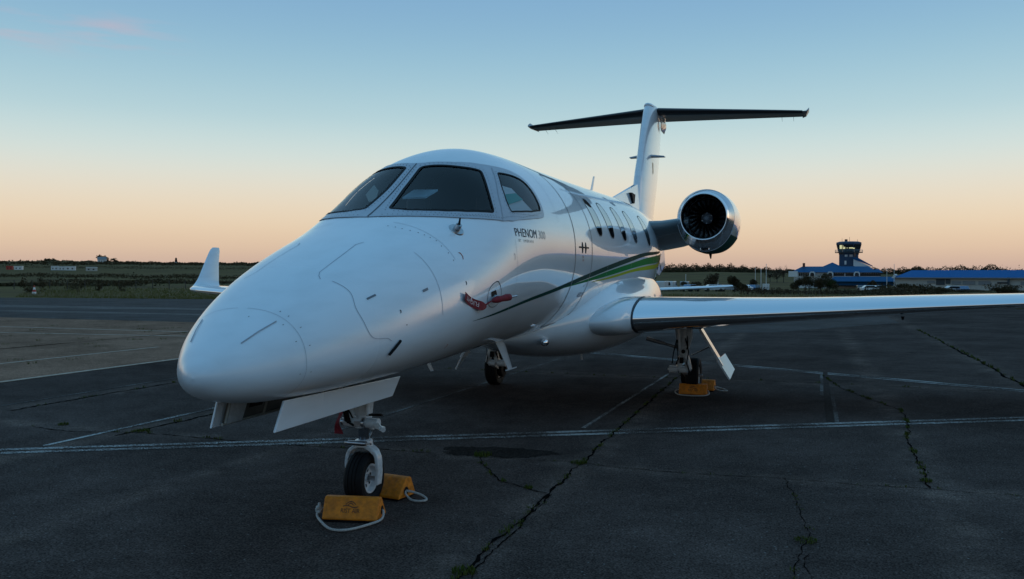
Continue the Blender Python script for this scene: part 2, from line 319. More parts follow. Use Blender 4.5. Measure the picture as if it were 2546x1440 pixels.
class MB:
    def __init__(s): s.v = []; s.f = []
    def add(s, vs, fs):
        k = len(s.v); s.v += [tuple(map(float, p)) for p in vs]; s.f += [tuple(i + k for i in f) for f in fs]; return s
    def box(s, c, d, rot=None):
        x, y, z = [q / 2 for q in d]; vs = [Vector((a * x, b * y, e * z)) for a in (-1, 1) for b in (-1, 1) for e in (-1, 1)]
        if rot is not None: vs = [rot @ p for p in vs]
        vs = [p + Vector(c) for p in vs]
        return s.add(vs, [(0, 1, 3, 2), (4, 6, 7, 5), (0, 4, 5, 1), (2, 3, 7, 6), (0, 2, 6, 4), (1, 5, 7, 3)])
    def tube(s, p0, p1, r0, r1=None, n=16, caps=True):
        r1 = r0 if r1 is None else r1; p0, p1 = Vector(p0), Vector(p1); d = (p1 - p0).normalized()
        a = d.orthogonal().normalized(); b = d.cross(a)
        vs = []
        for p, r in ((p0, r0), (p1, r1)):
            vs += [p + (a * math.cos(t) + b * math.sin(t)) * r for t in [2 * math.pi * i / n for i in range(n)]]
        fs = [(i, (i + 1) % n, n + (i + 1) % n, n + i) for i in range(n)]
        if caps: fs += [tuple(range(n - 1, -1, -1)), tuple(range(n, 2 * n))]
        return s.add(vs, fs)
    def path(s, pts, r, n=8, closed=False):
        P = [Vector(p) for p in pts]; m = len(P); rr = r if isinstance(r, (list, tuple)) else [r] * m
        ref = Vector((0, 0, 1)); vs = []
        for i, p in enumerate(P):
            d = ((P[(i + 1) % m] if (closed or i < m - 1) else P[i]) - (P[i - 1] if (closed or i > 0) else P[i])).normalized()
            a = d.cross(ref); a = a.normalized() if a.length > 1e-4 else d.orthogonal().normalized(); b = a.cross(d)
            vs += [p + (a * math.cos(t) + b * math.sin(t)) * rr[i] for t in [2 * math.pi * j / n for j in range(n)]]
        fs = []
        for i in range(m if closed else m - 1):
            k = ((i + 1) % m) * n
            fs += [(i * n + j, i * n + (j + 1) % n, k + (j + 1) % n, k + j) for j in range(n)]
        if not closed: fs += [tuple(range(n - 1, -1, -1)), tuple(range((m - 1) * n, m * n))]
        return s.add(vs, fs)
    def lathe(s, prof, o, axis='y', n=32, closed=False, sz=None):
        """prof: (along, radius) about an axis through o"""
        vs = []
        for (t, r) in prof:
            for j in range(n):
                a = 2 * math.pi * j / n; c, q = math.cos(a) * r, math.sin(a) * r
                if sz and q < 0: q *= sz
                if axis == 'y': vs.append((o[0] + c, o[1] + t, o[2] + q))
                elif axis == 'x': vs.append((o[0] + t, o[1] + c, o[2] + q))
                else: vs.append((o[0] + c, o[1] + q, o[2] + t))
        m = len(prof); fs = []
        for i in range(m if closed else m - 1):
            k = ((i + 1) % m) * n
            fs += [(i * n + j, i * n + (j + 1) % n, k + (j + 1) % n, k + j) for j in range(n)]
        if not closed:
            fs += [tuple(range(n)), tuple(range((m - 1) * n, m * n))]
        return s.add(vs, fs)
    def loft(s, rings, cap=True, closed=True):
        n = len(rings[0]); vs = [p for r in rings for p in r]; fs = []
        for i in range(len(rings) - 1):
            for j in range(n if closed else n - 1):
                fs.append((i * n + j, i * n + (j + 1) % n, (i + 1) * n + (j + 1) % n, (i + 1) * n + j))
        if cap and closed: fs += [tuple(range(n - 1, -1, -1)), tuple(range((len(rings) - 1) * n, len(rings) * n))]
        return s.add(vs, fs)
    def prism(s, poly, axis, a0, a1):
        """2D polygon extruded along an axis ('x': poly is (y,z); 'y': (x,z); 'z': (x,y))"""
        def P(q, t): return {'x': (t, q[0], q[1]), 'y': (q[0], t, q[1]), 'z': (q[0], q[1], t)}[axis]
        n = len(poly); vs = [P(q, a0) for q in poly] + [P(q, a1) for q in poly]
        fs = [tuple(range(n - 1, -1, -1)), tuple(range(n, 2 * n))] + [(i, (i + 1) % n, n + (i + 1) % n, n + i) for i in range(n)]
        return s.add(vs, fs)
    def build(s, name, m, parent=None, smooth=35, bevel=0, world=True, kind=None, out=None):
        me = bpy.data.meshes.new(name); me.from_pydata(s.v, [], s.f)
        bm = bmesh.new(); bm.from_mesh(me)
        if out is None: bmesh.ops.recalc_face_normals(bm, faces=bm.faces)
        else:
            for fc_ in bm.faces:
                if fc_.normal.dot(out(fc_.calc_center_median())) < 0: fc_.normal_flip()
        bm.to_mesh(me); bm.free()
        me.materials.append(M[m] if isinstance(m, str) else m)
        if smooth:
            me.polygons.foreach_set('use_smooth', [True] * len(me.polygons)); me.set_sharp_from_angle(angle=R_(smooth))
        me.update()
        o = bpy.data.objects.new(name, me); COL.objects.link(o)
        if bevel:
            b = o.modifiers.new('bevel', 'BEVEL'); b.width = bevel; b.segments = 2; b.limit_method = 'ANGLE'
        if parent is not None:
            if world: attach(o, parent)
            else: o.parent = parent
        if kind: o['kind'] = kind
        return o

def copy_tree(o, parent=None):
    c = o.copy(); COL.objects.link(c)
    if parent is not None: c.parent = parent
    for ch in list(o.children): copy_tree(ch, c)
    return c

def text_mesh(txt, size=1.0, spacing=1.0):
    cu = bpy.data.curves.new('lettering', 'FONT'); cu.body = txt; cu.size = size; cu.space_character = spacing; cu.resolution_u = 3
    ob = bpy.data.objects.new('lettering', cu); COL.objects.link(ob)
    dg = bpy.context.evaluated_depsgraph_get(); dg.update()
    me = bpy.data.meshes.new_from_object(ob.evaluated_get(dg))
    vs = [tuple(v.co) for v in me.vertices]; fs = [tuple(p.vertices) for p in me.polygons]
    bpy.data.objects.remove(ob); bpy.data.curves.remove(cu); bpy.data.meshes.remove(me)
    return vs, fs

# ================================================================== GROUND
def sheet(name, pts, z, m, parent=None, kind='structure', sub=None):
    b = MB(); b.add([(x, y, z) for x, y in pts], [tuple(range(len(pts)))])
    o = b.build(name, m, parent, smooth=0)
    if parent is None: tag(o, kind=kind)
    return o

def prof(r, P):
    return np.interp(r, [p[0] for p in P], [p[1] for p in P])
def sstep(a, b, t):
    t = np.clip((t - a) / (b - a), 0, 1); return t * t * (3 - 2 * t)
def terrain(x, y):
    """height of the land round the apron: rising dunes to the left of the view, a shallow dip to the right"""
    dx, dy = np.asarray(x, float) - CAM[0], np.asarray(y, float) - CAM[1]
    r = np.hypot(dx, dy); az = np.degrees(np.arctan2(dx, dy))
    left = prof(r, [(0, -.03), (66, -.03), (110, -.05), (160, .2), (350, 2.7), (560, 7.0), (720, 11.0), (1000, 9.5), (3000, 6), (6000, 0)])
    right = prof(r, [(0, -.03), (66, -.03), (110, -.5), (160, -1.3), (250, -2.2), (330, -2.3), (480, -.9), (700, 3.5), (1000, 6.0), (3000, 4), (6000, 0)])
    k = sstep(-27.0, -13.0, az)
    bump = (np.sin(x * .021 + y * .013) * np.sin(y * .017 - x * .008 + 1.3)) * np.clip((r - 300) / 500, 0, 1) * 1.1
    bump = bump + np.sin(x * .09 + 2) * np.sin(y * .071) * .35 * np.clip((r - 300) / 400, 0, 1)
    return left * (1 - k) + right * k + bump

# far land: a polar grid of heights about the apron
azs = np.radians(np.linspace(-180, 180, 361)[:-1]); rs = np.concatenate([np.linspace(40, 200, 26), np.geomspace(215, 6000, 60)])
b = MB(); V = [(CAM[0], CAM[1], -.05)]
for r in rs:
    X = CAM[0] + r * np.sin(azs); Y = CAM[1] + r * np.cos(azs); Z = terrain(X, Y)
    V += list(zip(X, Y, Z))
n = len(azs); Fc = [(0, 1 + j, 1 + (j + 1) % n) for j in range(n)]
for i in range(len(rs) - 1):
    for j in range(n):
        Fc.append((1 + i * n + j, 1 + (i + 1) * n + j, 1 + (i + 1) * n + (j + 1) % n, 1 + i * n + (j + 1) % n))
b.add(V, Fc); meadow = tag(b.build('meadow_ground', 'meadow', smooth=180), kind='structure')
apron = sheet('apron', [(-60, -40), (90, -40), (90, 46.5), (40, 46.8), (-10, 47.3), (-40, 46.2), (-60, 43)], 0, 'asphalt')
conc = sheet('concrete_slab', [(-60, -20), (-8.66, -20), (-8.64, 12), (-8.7, 21.3), (-60, 23.2)], .004, 'concrete')
taxi = sheet('taxiway_strip', [(-60, 23.2), (-8.8, 21.32), (-2, 21.0), (2, 23), (6, 30), (6, 46), (-10, 47.0), (-40, 45.9), (-60, 42.8)], .004, 'taxi')
sheet('pale_strip', [(-60, 29.5), (-30, 30.2), (-16, 31.2), (-16, 31.9), (-30, 32.6), (-60, 33.2)], .008, 'taxi_pale', taxi)
sheet('pale_strip', [(-60, 25.6), (-34, 26.2), (-12, 26.2), (-12, 26.9), (-30, 27.4), (-60, 27.1)], .008, 'taxi_pale', taxi)

def strip(name, pts, w, z, m, parent, jag=0.0, seg=.12, seed=1, taper=False):
    """a flat band along a polyline; jag makes its edges ragged"""
    r = random.Random(seed); P = [np.array(p, float) for p in pts]; Q = [P[0]]
    for a, c in zip(P, P[1:]):
        k = max(1, int(np.linalg.norm(c - a) / seg)) if jag else 1
        Q += [a + (c - a) * (i + 1) / k for i in range(k)]
    Lf, Rt = [], []; off = 0
    for i, q in enumerate(Q):
        d = Q[min(i + 1, len(Q) - 1)] - Q[max(i - 1, 0)]; d = d / (np.linalg.norm(d) + 1e-9); nn = np.array([-d[1], d[0]])
        off = off * .75 + r.uniform(-jag, jag); ww = w * (1 if not jag else r.uniform(.25, 1.6))
        if taper: ww *= 1 - .8 * abs(2 * i / max(1, len(Q) - 1) - 1)
        Lf.append(q + nn * (off + ww / 2)); Rt.append(q + nn * (off - ww / 2))
    b = MB(); vs = [(*p, z) for p in Lf] + [(*p, z) for p in Rt]; k = len(Q)
    b.add(vs, [(i, k + i, k + i + 1, i + 1) for i in range(k - 1)])
    return b.build(name, m, parent, smooth=0)

def par(p, q, d):      # a segment shifted sideways by d
    p, q = np.array(p, float), np.array(q, float); t = (q - p) / np.linalg.norm(q - p); nn = np.array([-t[1], t[0]]); return [p + nn * d, q + nn * d]
A0, A1 = (-14.0, -3.15), (40.0, 27.2)
for d in (-.085, .085): strip('painted_line', par(A0, A1, d), .10, .004, 'line', apron)
C0, C1 = (-8.4, 18.4), (14.0, 6.2)
for d in (-.09, .09): strip('painted_line', par(C0, C1, d), .09, .004, 'line', apron)
strip('painted_line', [(.72, 5.45), (.78, 10.9), (.8, 13.2)], .045, .0045, 'line', apron)
strip('lane_joint', [(3.20, 9.05), (3.23, 12.2)], .045, .0045, 'line_faint', apron)
strip('lane_joint', [(3.34, 6.75), (3.34, 9.0)], .045, .0045, 'line_faint', apron)
strip('tar_seam', [(3.27, 6.75), (3.28, 12.2)], .09, .0042, 'tarseal', apron)
strip('painted_line', [(-3.95, 2.75), (-3.98, 12.0)], .06, .0045, 'line', apron)
strip('painted_line', [(-1.70, 4.3), (-1.68, 13.5)], .05, .0045, 'line_faint', apron)
strip('painted_line', [(-6.6, 2.0), (-6.58, 9.4)], .05, .0045, 'line_faint', apron)
strip('slab_edge', [(-8.74, -5), (-8.72, 19.4)], .14, .0085, 'joint_pale', conc)
strip('slab_joint', [(-11.2, 5.0), (-11.1, 12.6)], .10, .0085, 'joint_pale', conc)
strip('slab_joint', [(-40, 13.2), (-12, 15.8)], .14, .0085, 'joint_pale', conc)
strip('slab_joint', [(-40, 17.6), (-12, 17.2)], .14, .0085, 'joint_pale', conc)
for x, y0, y1, s in ((-14.0, 4, 19, 3), (-18.5, 6, 20, 4), (-24, 8, 20, 5)):
    strip('slab_joint', [(x, y0), (x + .1, y1)], .05, .0086, 'crack', conc, jag=.02, seg=.5, seed=s)
strip('taxi_line', [(-60, 23.6), (-9, 21.7)], .16, .0085, 'line_faint', taxi)
# cracks
CR = {
 'main': [(1.26, -.2), (1.23, .62), (1.21, 1.25), (1.19, 1.97), (1.18, 2.49), (1.15, 3.58), (1.1, 5.08), (1.02, 8.69), (.98, 12.5)],
 'main2': [(1.36, -.2), (1.31, .5), (1.27, 1.1), (1.24, 1.6), (1.23, 2.2), (1.20, 2.55)],
 'tri': [(.2, 3.72), (.3, 3.4), (.5, 3.1), (.69, 2.86), (.97, 2.68), (1.17, 2.57)],
 'across': [(.3, 3.66), (1.12, 3.72), (1.57, 3.64), (2.18, 3.61), (2.85, 3.68), (3.46, 3.66), (3.93, 3.70), (4.58, 3.67), (7, 3.7)],
 'right': [(3.25, 11.6), (3.47, 10.04), (3.9, 8.6), (4.11, 8.0), (4.08, 6.76), (3.97, 5.73), (3.97, 4.56), (3.93, 3.71)],
 'near_right': [(2.86, 3.66), (2.97, 2.93), (3.06, 2.11), (3.02, 1.84), (2.98, 1.22), (2.99, .6)],
 'near_right2': [(3.05, 1.7), (3.02, 1.45), (3.04, 1.2)],
 'far': [(6.16, 26), (6.18, 17.06), (6.12, 12.65), (6.1, 11.2), (6.08, 7.5)],
 'left': [(-5.0, 3.55), (-4.3, 3.45), (-3.7, 3.62), (-3.0, 3.62), (-2.1, 3.55), (-1.2, 3.62), (-.3, 3.7)],
 'left_long': [(-3.7, 3.4), (-3.66, 5.0), (-3.68, 7.0), (-3.64, 9.5)],
 'left_up': [(-6.15, 4.3), (-6.2, 6.0), (-6.2, 9.0), (-6.25, 11)],
 'aft': [(-4, 10.6), (0.0, 10.4), (2.2, 10.6), (5.5, 10.4)],
}
CW = dict(main=.020, main2=.010, tri=.011, across=.008, right=.012, near_right=.0055, near_right2=.005, far=.04, left=.014, left_long=.028, left_up=.03, aft=.016)
for i, (k, P) in enumerate(CR.items()):
    strip('crack', P, CW[k], .005, 'crack', apron, jag=.013 if k != 'far' else .03, seg=.045 if k not in ('far', 'aft') else .2, seed=20 + i)
# the fresh dark patch beside the nose wheel
rp_ = random.Random(8); pk = [rp_.uniform(-.13, .13) for _ in range(64)]
pt = [(.28 + .52 * math.cos(t) * (1 + .10 * math.sin(3 * t) + .06 * math.sin(7 * t + 1) + pk[i] * .7), 3.92 + .27 * math.sin(t) * (1 + .18 * math.cos(2 * t) + .10 * math.sin(5 * t) + pk[i])) for i, t in enumerate([2 * math.pi * i / 64 for i in range(64)])]
pt = [(x + .12 * (y - 3.9), y + .10 * (x - .28)) for x, y in pt]
sheet('tar_patch', pt, .003, 'patch', apron)

# ------------------------------------------------------------------ weeds in the cracks
def tuft(b, x, y, z, h, spread, nb, r, flat=.5):
    for _ in range(nb):
        a = r.uniform(0, 6.283); d = spread * math.sqrt(r.random()); px, py = x + d * math.cos(a), y + d * math.sin(a)
        la = r.uniform(0, 6.283); ln = h * r.uniform(.5, 1.1); le = ln * r.uniform(.1, flat * 1.6); w = ln * .10 + .0015
        w *= .8; t = (math.cos(la), math.sin(la)); s_ = (-t[1] * w, t[0] * w)
        b.add([(px - s_[0], py - s_[1], z), (px + s_[0], py + s_[1], z), (px + t[0] * le * .5 + s_[0] * .7, py + t[1] * le * .5 + s_[1] * .7, z + ln * .7),
               (px + t[0] * le * .5 - s_[0] * .7, py + t[1] * le * .5 - s_[1] * .7, z + ln * .7), (px + t[0] * le, py + t[1] * le, z + ln * .9)], [(0, 1, 2, 3), (3, 2, 4)])
TUFTS = [((.22, 3.70), 0.042, .14, 120, 'spiky yellow green grass tuft growing beside the dark tar patch'),
         ((1.12, 3.70), .022, .12, 170, 'low mossy tuft where two asphalt cracks meet behind the nose wheel'),
         ((3.94, 3.95), .026, .08, 130, 'green weed at the lower end of the right hand crack'),
         ((3.03, 1.95), .020, .12, 150, 'elongated weed in the short crack nearest the right corner'),
         ((-3.62, 3.72), .03, .12, 120, 'grass tuft on the joint left of the nose gear'),
         ((-4.72, 3.72), .035, .10, 70, 'small yellow flowering weed at the far left crack'),
         ((.98, 2.68), .025, .06, 60, 'small ragged weed midway along the curved side crack'),
         ((1.24, .72), .030, .12, 160, 'leafy weed in the main crack at the bottom edge of view')]
for p, h, sp, nb, lab in TUFTS:
    b = MB(); r = random.Random(lab); tuft(b, 0, 0, 0, h, sp * .6, nb, r)
    o = b.build('weed_tuft', 'weed', smooth=0); o.location = (p[0], p[1], .005)
    tag(o, lab, 'weed', 'weeds in the asphalt cracks')
b = MB(); r = random.Random(3)
for k, dens, hh in (('main', 26, .022), ('main2', 8, .02), ('tri', 20, .025), ('across', 7, .018), ('right', 28, .028), ('near_right', 12, .018), ('left', 14, .025),
                ('left_long', 14, .03), ('left_up', 12, .03), ('far', 16, .05), ('aft', 6, .03)):
    P = CR[k]
    for p, q in zip(P, P[1:]):
        ln = math.dist(p, q)
        for _ in range(int(ln * dens)):
            t = r.random()
            if math.sin((p[0] + t * ln) * 5.1 + (p[1] + t * ln) * 3.7) < .1 + .5 * r.random() - .25: continue
            tuft(b, p[0] + (q[0] - p[0]) * t + r.gauss(0, .012), p[1] + (q[1] - p[1]) * t + r.gauss(0, .012), .005, hh * r.uniform(.6, 1.4), .022, 7, r)
for _ in range(90):       # moss cushions on the old concrete
    y = r.uniform(8, 19); x = r.uniform(-26, -9.5)
    tuft(b, x, round(y * 2.2) / 2.2 + r.gauss(0, .06), .008, .05, .16, 14, r)
tag(b.build('crack_grass', 'weed', smooth=0), 'sparse moss and grass along the pavement cracks', 'grass', kind='stuff')

# ================================================================== THE JET
K = np.array([0, .06, .2, .45, .8, 1.3, 1.9, 2.4, 2.9, 3.5, 4.2, 5.2, 7, 9, 11, 12.5, 14, 15.2])
TAB = dict(
 T=[1.1124, 1.22, 1.3301, 1.478, 1.6603, 1.8557, 2.0689, 2.3383, 2.6458, 2.7933, 2.8228, 2.8185, 2.8286, 2.8507, 2.8377, 2.8003, 2.7103, 2.6192],
 B=[1.1124, 1.022, .9629, .9302, .9245, .9303, .9412, .9495, .9611, .9832, .9978, 1.0151, 1.0345, 1.0753, 1.2465, 1.4978, 1.8992, 2.3005],
 W=[0, .1292, .264, .425, .5687, .7067, .807, .8441, .8594, .8665, .8707, .8727, .8747, .8770, .640, .41, .21, .085],
 E=[2.0546, 2.1225, 2.2003, 2.2923, 2.3758, 2.3982, 2.3453, 2.2152, 2.1145, 2.0303, 1.9691, 1.9696, 2.0096, 2.0595, 2.0885, 2.1034, 2.1101, 2.1138],
 C=[.5, .48, .45, .42, .4, .42, .46, .47, .48, .5, .5, .5, .5, .5, .5, .5, .5, .5])
def pchip(K, V, x):
    V = np.array(V, float); h = np.diff(K); d = np.diff(V) / h; m = np.zeros_like(V)
    ok = d[:-1] * d[1:] > 0
    d0 = np.where(d[:-1] == 0, 1e-9, d[:-1]); d1 = np.where(d[1:] == 0, 1e-9, d[1:])
    m[1:-1] = np.where(ok, 3 * (h[:-1] + h[1:]) / ((2 * h[1:] + h[:-1]) / d0 + (h[1:] + 2 * h[:-1]) / d1), 0)
    m[0] = d[0]; m[-1] = d[-1]
    i = np.clip(np.searchsorted(K, x) - 1, 0, len(K) - 2); t = (x - K[i]) / h[i]
    return (2*t**3-3*t**2+1)*V[i] + (t**3-2*t**2+t)*h[i]*m[i] + (-2*t**3+3*t**2)*V[i+1] + (t**3-t**2)*h[i]*m[i+1]
SG = np.arange(0, 15.2005, .005); G = {}
for k_, v_ in TAB.items():
    g = pchip(K, v_, SG)
    if k_ in 'TBW':
        q = SG < .06; g[q] = v_[0] + (v_[1] - v_[0]) * np.sqrt(SG[q] / .06)
    out = g.copy()
    for sig, lo, hi in ((.03, .12, .3), (.13, .35, .9), (.35, 4.0, 5.5)):
        x = np.arange(-int(3 * sig / .005), int(3 * sig / .005) + 1) * .005; w = np.exp(-.5 * (x / sig) ** 2); w /= w.sum(); h_ = len(x) // 2
        gp = np.concatenate([2 * g[0] - g[h_:0:-1], g, 2 * g[-1] - g[-2:-h_ - 2:-1]]); sm_ = np.convolve(gp, w, 'valid')
        bl = sstep(lo, hi, SG); out = out * (1 - bl) + sm_ * bl
    G[k_] = out
def fus(s, a):
    s = np.asarray(s, float); a = np.asarray(a, float); s, a = np.broadcast_arrays(s, a)
    T, B, W_, E, C_ = [np.interp(s, SG, G[k]) for k in 'TBWEC']
    Z = B + (T - B) * C_; c = np.cos(a); n = np.sin(a); e = np.where(c > 0, 2 / E, 2 / 2.1)
    return np.stack([W_ * np.sign(n) * np.abs(n) ** e, s, Z + np.where(c > 0, T - Z, Z - B) * np.sign(c) * np.abs(c) ** e], -1)
def fus_n(s, a):
    d = 2e-2; u = fus(np.asarray(s) + d, a) - fus(np.maximum(np.asarray(s) - d, 0), a); v = fus(s, np.asarray(a) + 5e-3) - fus(s, np.asarray(a) - 5e-3)
    n = np.cross(v, u); n /= np.linalg.norm(n, axis=-1, keepdims=True) + 1e-12
    P = fus(s, a); Tz, Bz = np.interp(P[..., 1], SG, G['T']), np.interp(P[..., 1], SG, G['B'])
    ctr = P.copy(); ctr[..., 0] = 0; ctr[..., 2] = (Tz + Bz) / 2
    flip = np.sum(n * (P - ctr), -1) < 0; n[flip] *= -1
    return n
def fpt(s, a, off=0.0): return fus(s, a) + fus_n(s, a) * off
def ang(s, z):
    """section angle on the port side of the hull at station s and height z"""
    T, B, E, C_ = [float(np.interp(s, SG, G[k])) for k in 'TBEC']; Z = B + (T - B) * C_
    e, h = (E, T - Z) if z > Z else (2.1, Z - B); c = min(1, abs(z - Z) / h) ** (e / 2)
    a = math.acos(c); return a if z > Z else math.pi - a
RA = .87
def dens(loop, step=.02, closed=True):
    out = []; n = len(loop)
    for i in range(n if closed else n - 1):
        a, c = np.array(loop[i], float), np.array(loop[(i + 1) % n], float); d = c - a; k = max(1, int(math.hypot(d[0], d[1] * RA) / step))
        out += [a + d * j / k for j in range(k)]
    if not closed: out.append(np.array(loop[-1], float))
    return out
def rnd(loop, r, k=5):
    """round the corners of a loop in (station, angle)"""
    L_ = [np.array((p[0], p[1] * RA)) for p in loop]; out = []; n = len(L_)
    for i in range(n):
        p, a, c = L_[i], L_[i - 1], L_[(i + 1) % n]; da, dc = a - p, c - p; la, lc = np.linalg.norm(da), np.linalg.norm(dc)
        rr = min(r, la * .45, lc * .45); q0, q1 = p + da / la * rr, p + dc / lc * rr
        for j in range(k + 1):
            t = j / k; out.append((1 - t) ** 2 * q0 + 2 * t * (1 - t) * p + t * t * q1)
    return [(p[0], p[1] / RA) for p in out]
def catmull(P, k=6, closed=False):
    P = [np.array(p, float) for p in P]; n = len(P); out = []
    for i in range(n if closed else n - 1):
        g = lambda j: P[j % n] if closed else P[min(max(j, 0), n - 1)]
        p0, p1, p2, p3 = g(i - 1), g(i), g(i + 1), g(i + 2)
        for j in range(k):
            t = j / k; out.append(.5 * (2*p1 + (p2-p0)*t + (2*p0-5*p1+4*p2-p3)*t*t + (3*p1-p0-3*p2+p3)*t**3))
    if not closed: out.append(P[-1])
    return [tuple(p) for p in out]
def inside_poly(pts, loop):
    x, y = pts[..., 0], pts[..., 1]; r = np.zeros(x.shape, bool); n = len(loop)
    for i in range(n):
        (x0, y0), (x1, y1) = loop[i][:2], loop[(i + 1) % n][:2]
        if y0 == y1: continue
        c = ((y0 > y) != (y1 > y)) & (x < (x1 - x0) * (y - y0) / (y1 - y0) + x0); r ^= c
    return r
def patch(name, outer, holes, m, parent, off, step=.05, side=1, thick=0.0, kind=None):
    loops = [dens(outer)] + [dens(h) for h in holes]; vs = []; es = []
    for Lp in loops:
        k = len(vs); vs += [(p[0], p[1] * RA) for p in Lp]; es += [(k + i, k + (i + 1) % len(Lp)) for i in range(len(Lp))]
    A_ = np.array(vs); lo, hi = A_.min(0), A_.max(0)
    gx = np.arange(lo[0] + step / 2, hi[0], step); gy = np.arange(lo[1] + step / 2, hi[1], step)
    if len(gx) and len(gy):
        g = np.stack(np.meshgrid(gx, gy), -1).reshape(-1, 2); inn = inside_poly(g, [tuple(p) for p in vs[:len(loops[0])]])
        g = g[inn]
        keep = [p for p in g if np.min(np.hypot(A_[:, 0] - p[0], A_[:, 1] - p[1])) > step * .35]; vs += [tuple(p) for p in keep]
    r = delaunay_2d_cdt([Vector(p) for p in vs], es, [], 5, 1e-6)
    q = np.array([tuple(p) for p in r[0]]); P = fpt(q[:, 0], q[:, 1] / RA, off)
    if side < 0: P[:, 0] *= -1
    tri = [tuple(f) for f in r[2]]; ct = np.array([q[list(f)].mean(0) for f in tri]); ok_ = inside_poly(ct, [(p[0], p[1] * RA) for p in loops[0]])
    for Lp in loops[1:]: ok_ &= ~inside_poly(ct, [(p[0], p[1] * RA) for p in Lp])
    b = MB(); b.add(P, [f for f, k in zip(tri, ok_) if k]); o = b.build(name, m, parent, smooth=180, kind=kind, out=lambda c: Vector((c.x, 0, c.z - (1.5 if c.y < 2.2 else 1.9))))
    return o
def ribbon(name, pts, w, m, parent, off=.0025, closed=False, side=1, b=None):
    D = dens(pts, .02, closed); n = len(D); A_ = np.array([(p[0], p[1] * RA) for p in D])
    if closed: d = np.roll(A_, -1, 0) - np.roll(A_, 1, 0)
    else: d = np.gradient(A_, axis=0)
    d /= np.linalg.norm(d, axis=1, keepdims=True) + 1e-9; nn = np.stack([-d[:, 1], d[:, 0]], -1) * w / 2
    rows = [fpt((A_ + nn * k)[:, 0], (A_ + nn * k)[:, 1] / RA, off) for k in (1, -1)]
    if side < 0:
        for q in rows: q[:, 0] *= -1
    own = b is None; b = b or MB()
    b.add(list(rows[0]) + list(rows[1]), [(i, n + i, n + (i + 1) % n, (i + 1) % n) for i in range(n if closed else n - 1)])
    return b.build(name, m, parent, smooth=180) if own else b
def letters(name, txt, s0, z0, size, m, parent, spacing=1.0, off=.0022, slant=0.0, xs=1.0):
    vs, fs = text_mesh(txt, size, spacing); P = []
    for x, y, _ in vs:
        s = s0 + x * xs + slant * y; P.append(tuple(fpt(s, ang(s, z0) - y / RA, off)))
    b = MB(); b.add(P, fs); return b.build(name, m, parent, smooth=0)

JET = empty('business_jet', (0, 5.4, 0))
tag(JET, 'white twin engine business jet with green side stripes and T tail', 'jet')

# ---- cockpit window outlines, (station, section angle)
PANE = rnd([(2.055, .092), (2.36, .068), (2.69, .066), (2.72, .1438), (2.75, .2427), (2.778, .3346), (2.818, .4253), (2.873, .5141), (2.919, .5878), (2.83, .6837), (2.741, .7829), (2.663, .8864), (2.61, .9778),
            (2.496, .8827), (2.35, .7497), (2.211, .5824), (2.115, .412), (2.06, .2582)], .03)
SIDEW = rnd([(3.109, .7017), (3.224, .7461), (3.353, .7935), (3.47, .845), (3.53, .9046), (3.558, .9779), (3.566, 1.0436), (3.567, 1.1064), (3.561, 1.1631), (3.532, 1.2022), (3.284, 1.1992), (3.057, 1.1585), (2.86, 1.107), (2.871, .9963), (2.961, .8484)], .03)
FR = [(1.905, 0.0), (1.915, .08), (1.927, .1644), (1.954, .2617), (1.991, .3609), (2.037, .4616), (2.096, .5619), (2.166, .6636), (2.251, .766), (2.354, .8671), (2.497, .9872), (2.669, 1.1141), (2.832, 1.1882), (3.042, 1.2332), (3.23, 1.263), (3.443, 1.2771),
      (3.56, 1.270), (3.605, 1.235), (3.625, 1.16), (3.628, 1.06), (3.620, .965), (3.590, .87), (3.52, .79), (3.42, .735), (3.32, .69), (3.22, .64), (3.13, .59), (3.04, .53), (2.927, .4168), (2.851, .3207), (2.807, .2153), (2.766, .0757), (2.76, 0.0)]
def grow(loop, d):
    A_ = np.array([(p[0], p[1] * RA) for p in loop]); c = A_.mean(0); v = A_ - c; return [tuple((c + q * (1 + d / (np.linalg.norm(q) + 1e-9)))[i] / (1, RA)[i] for i in (0, 1)) for q in v]

# ---- hull skin
S_ = np.concatenate([np.linspace(0, 1, 14)[:-1] ** 2 * .12, np.linspace(.12, 1.85, 60)[:-1], np.linspace(1.85, 3.75, 110)[:-1], np.linspace(3.75, 15.2, 120)])
NA = 192; aa = np.linspace(-math.pi, math.pi, NA + 1)[:-1]
PP = fus(S_[:, None], aa[None]); nS = len(S_)
holes = [grow(PANE, .008), grow(SIDEW, .008)]
vin = np.zeros((nS, NA), bool); q = np.stack(np.broadcast_arrays(S_[:, None], np.abs(aa)[None]), -1)
for h in holes: vin |= inside_poly(q, h)
b = MB(); fs = []
for i in range(nS - 1):
    for j in range(NA):
        k = (j + 1) % NA
        if vin[i, j] or vin[i + 1, j] or vin[i, k] or vin[i + 1, k]: continue
        fs.append((i * NA + j, i * NA + k, (i + 1) * NA + k, (i + 1) * NA + j))
fs.append(tuple((nS - 1) * NA + j for j in range(NA)))
b.add(PP.reshape(-1, 3), fs); HULL = b.build('fuselage', 'white', JET, smooth=180)
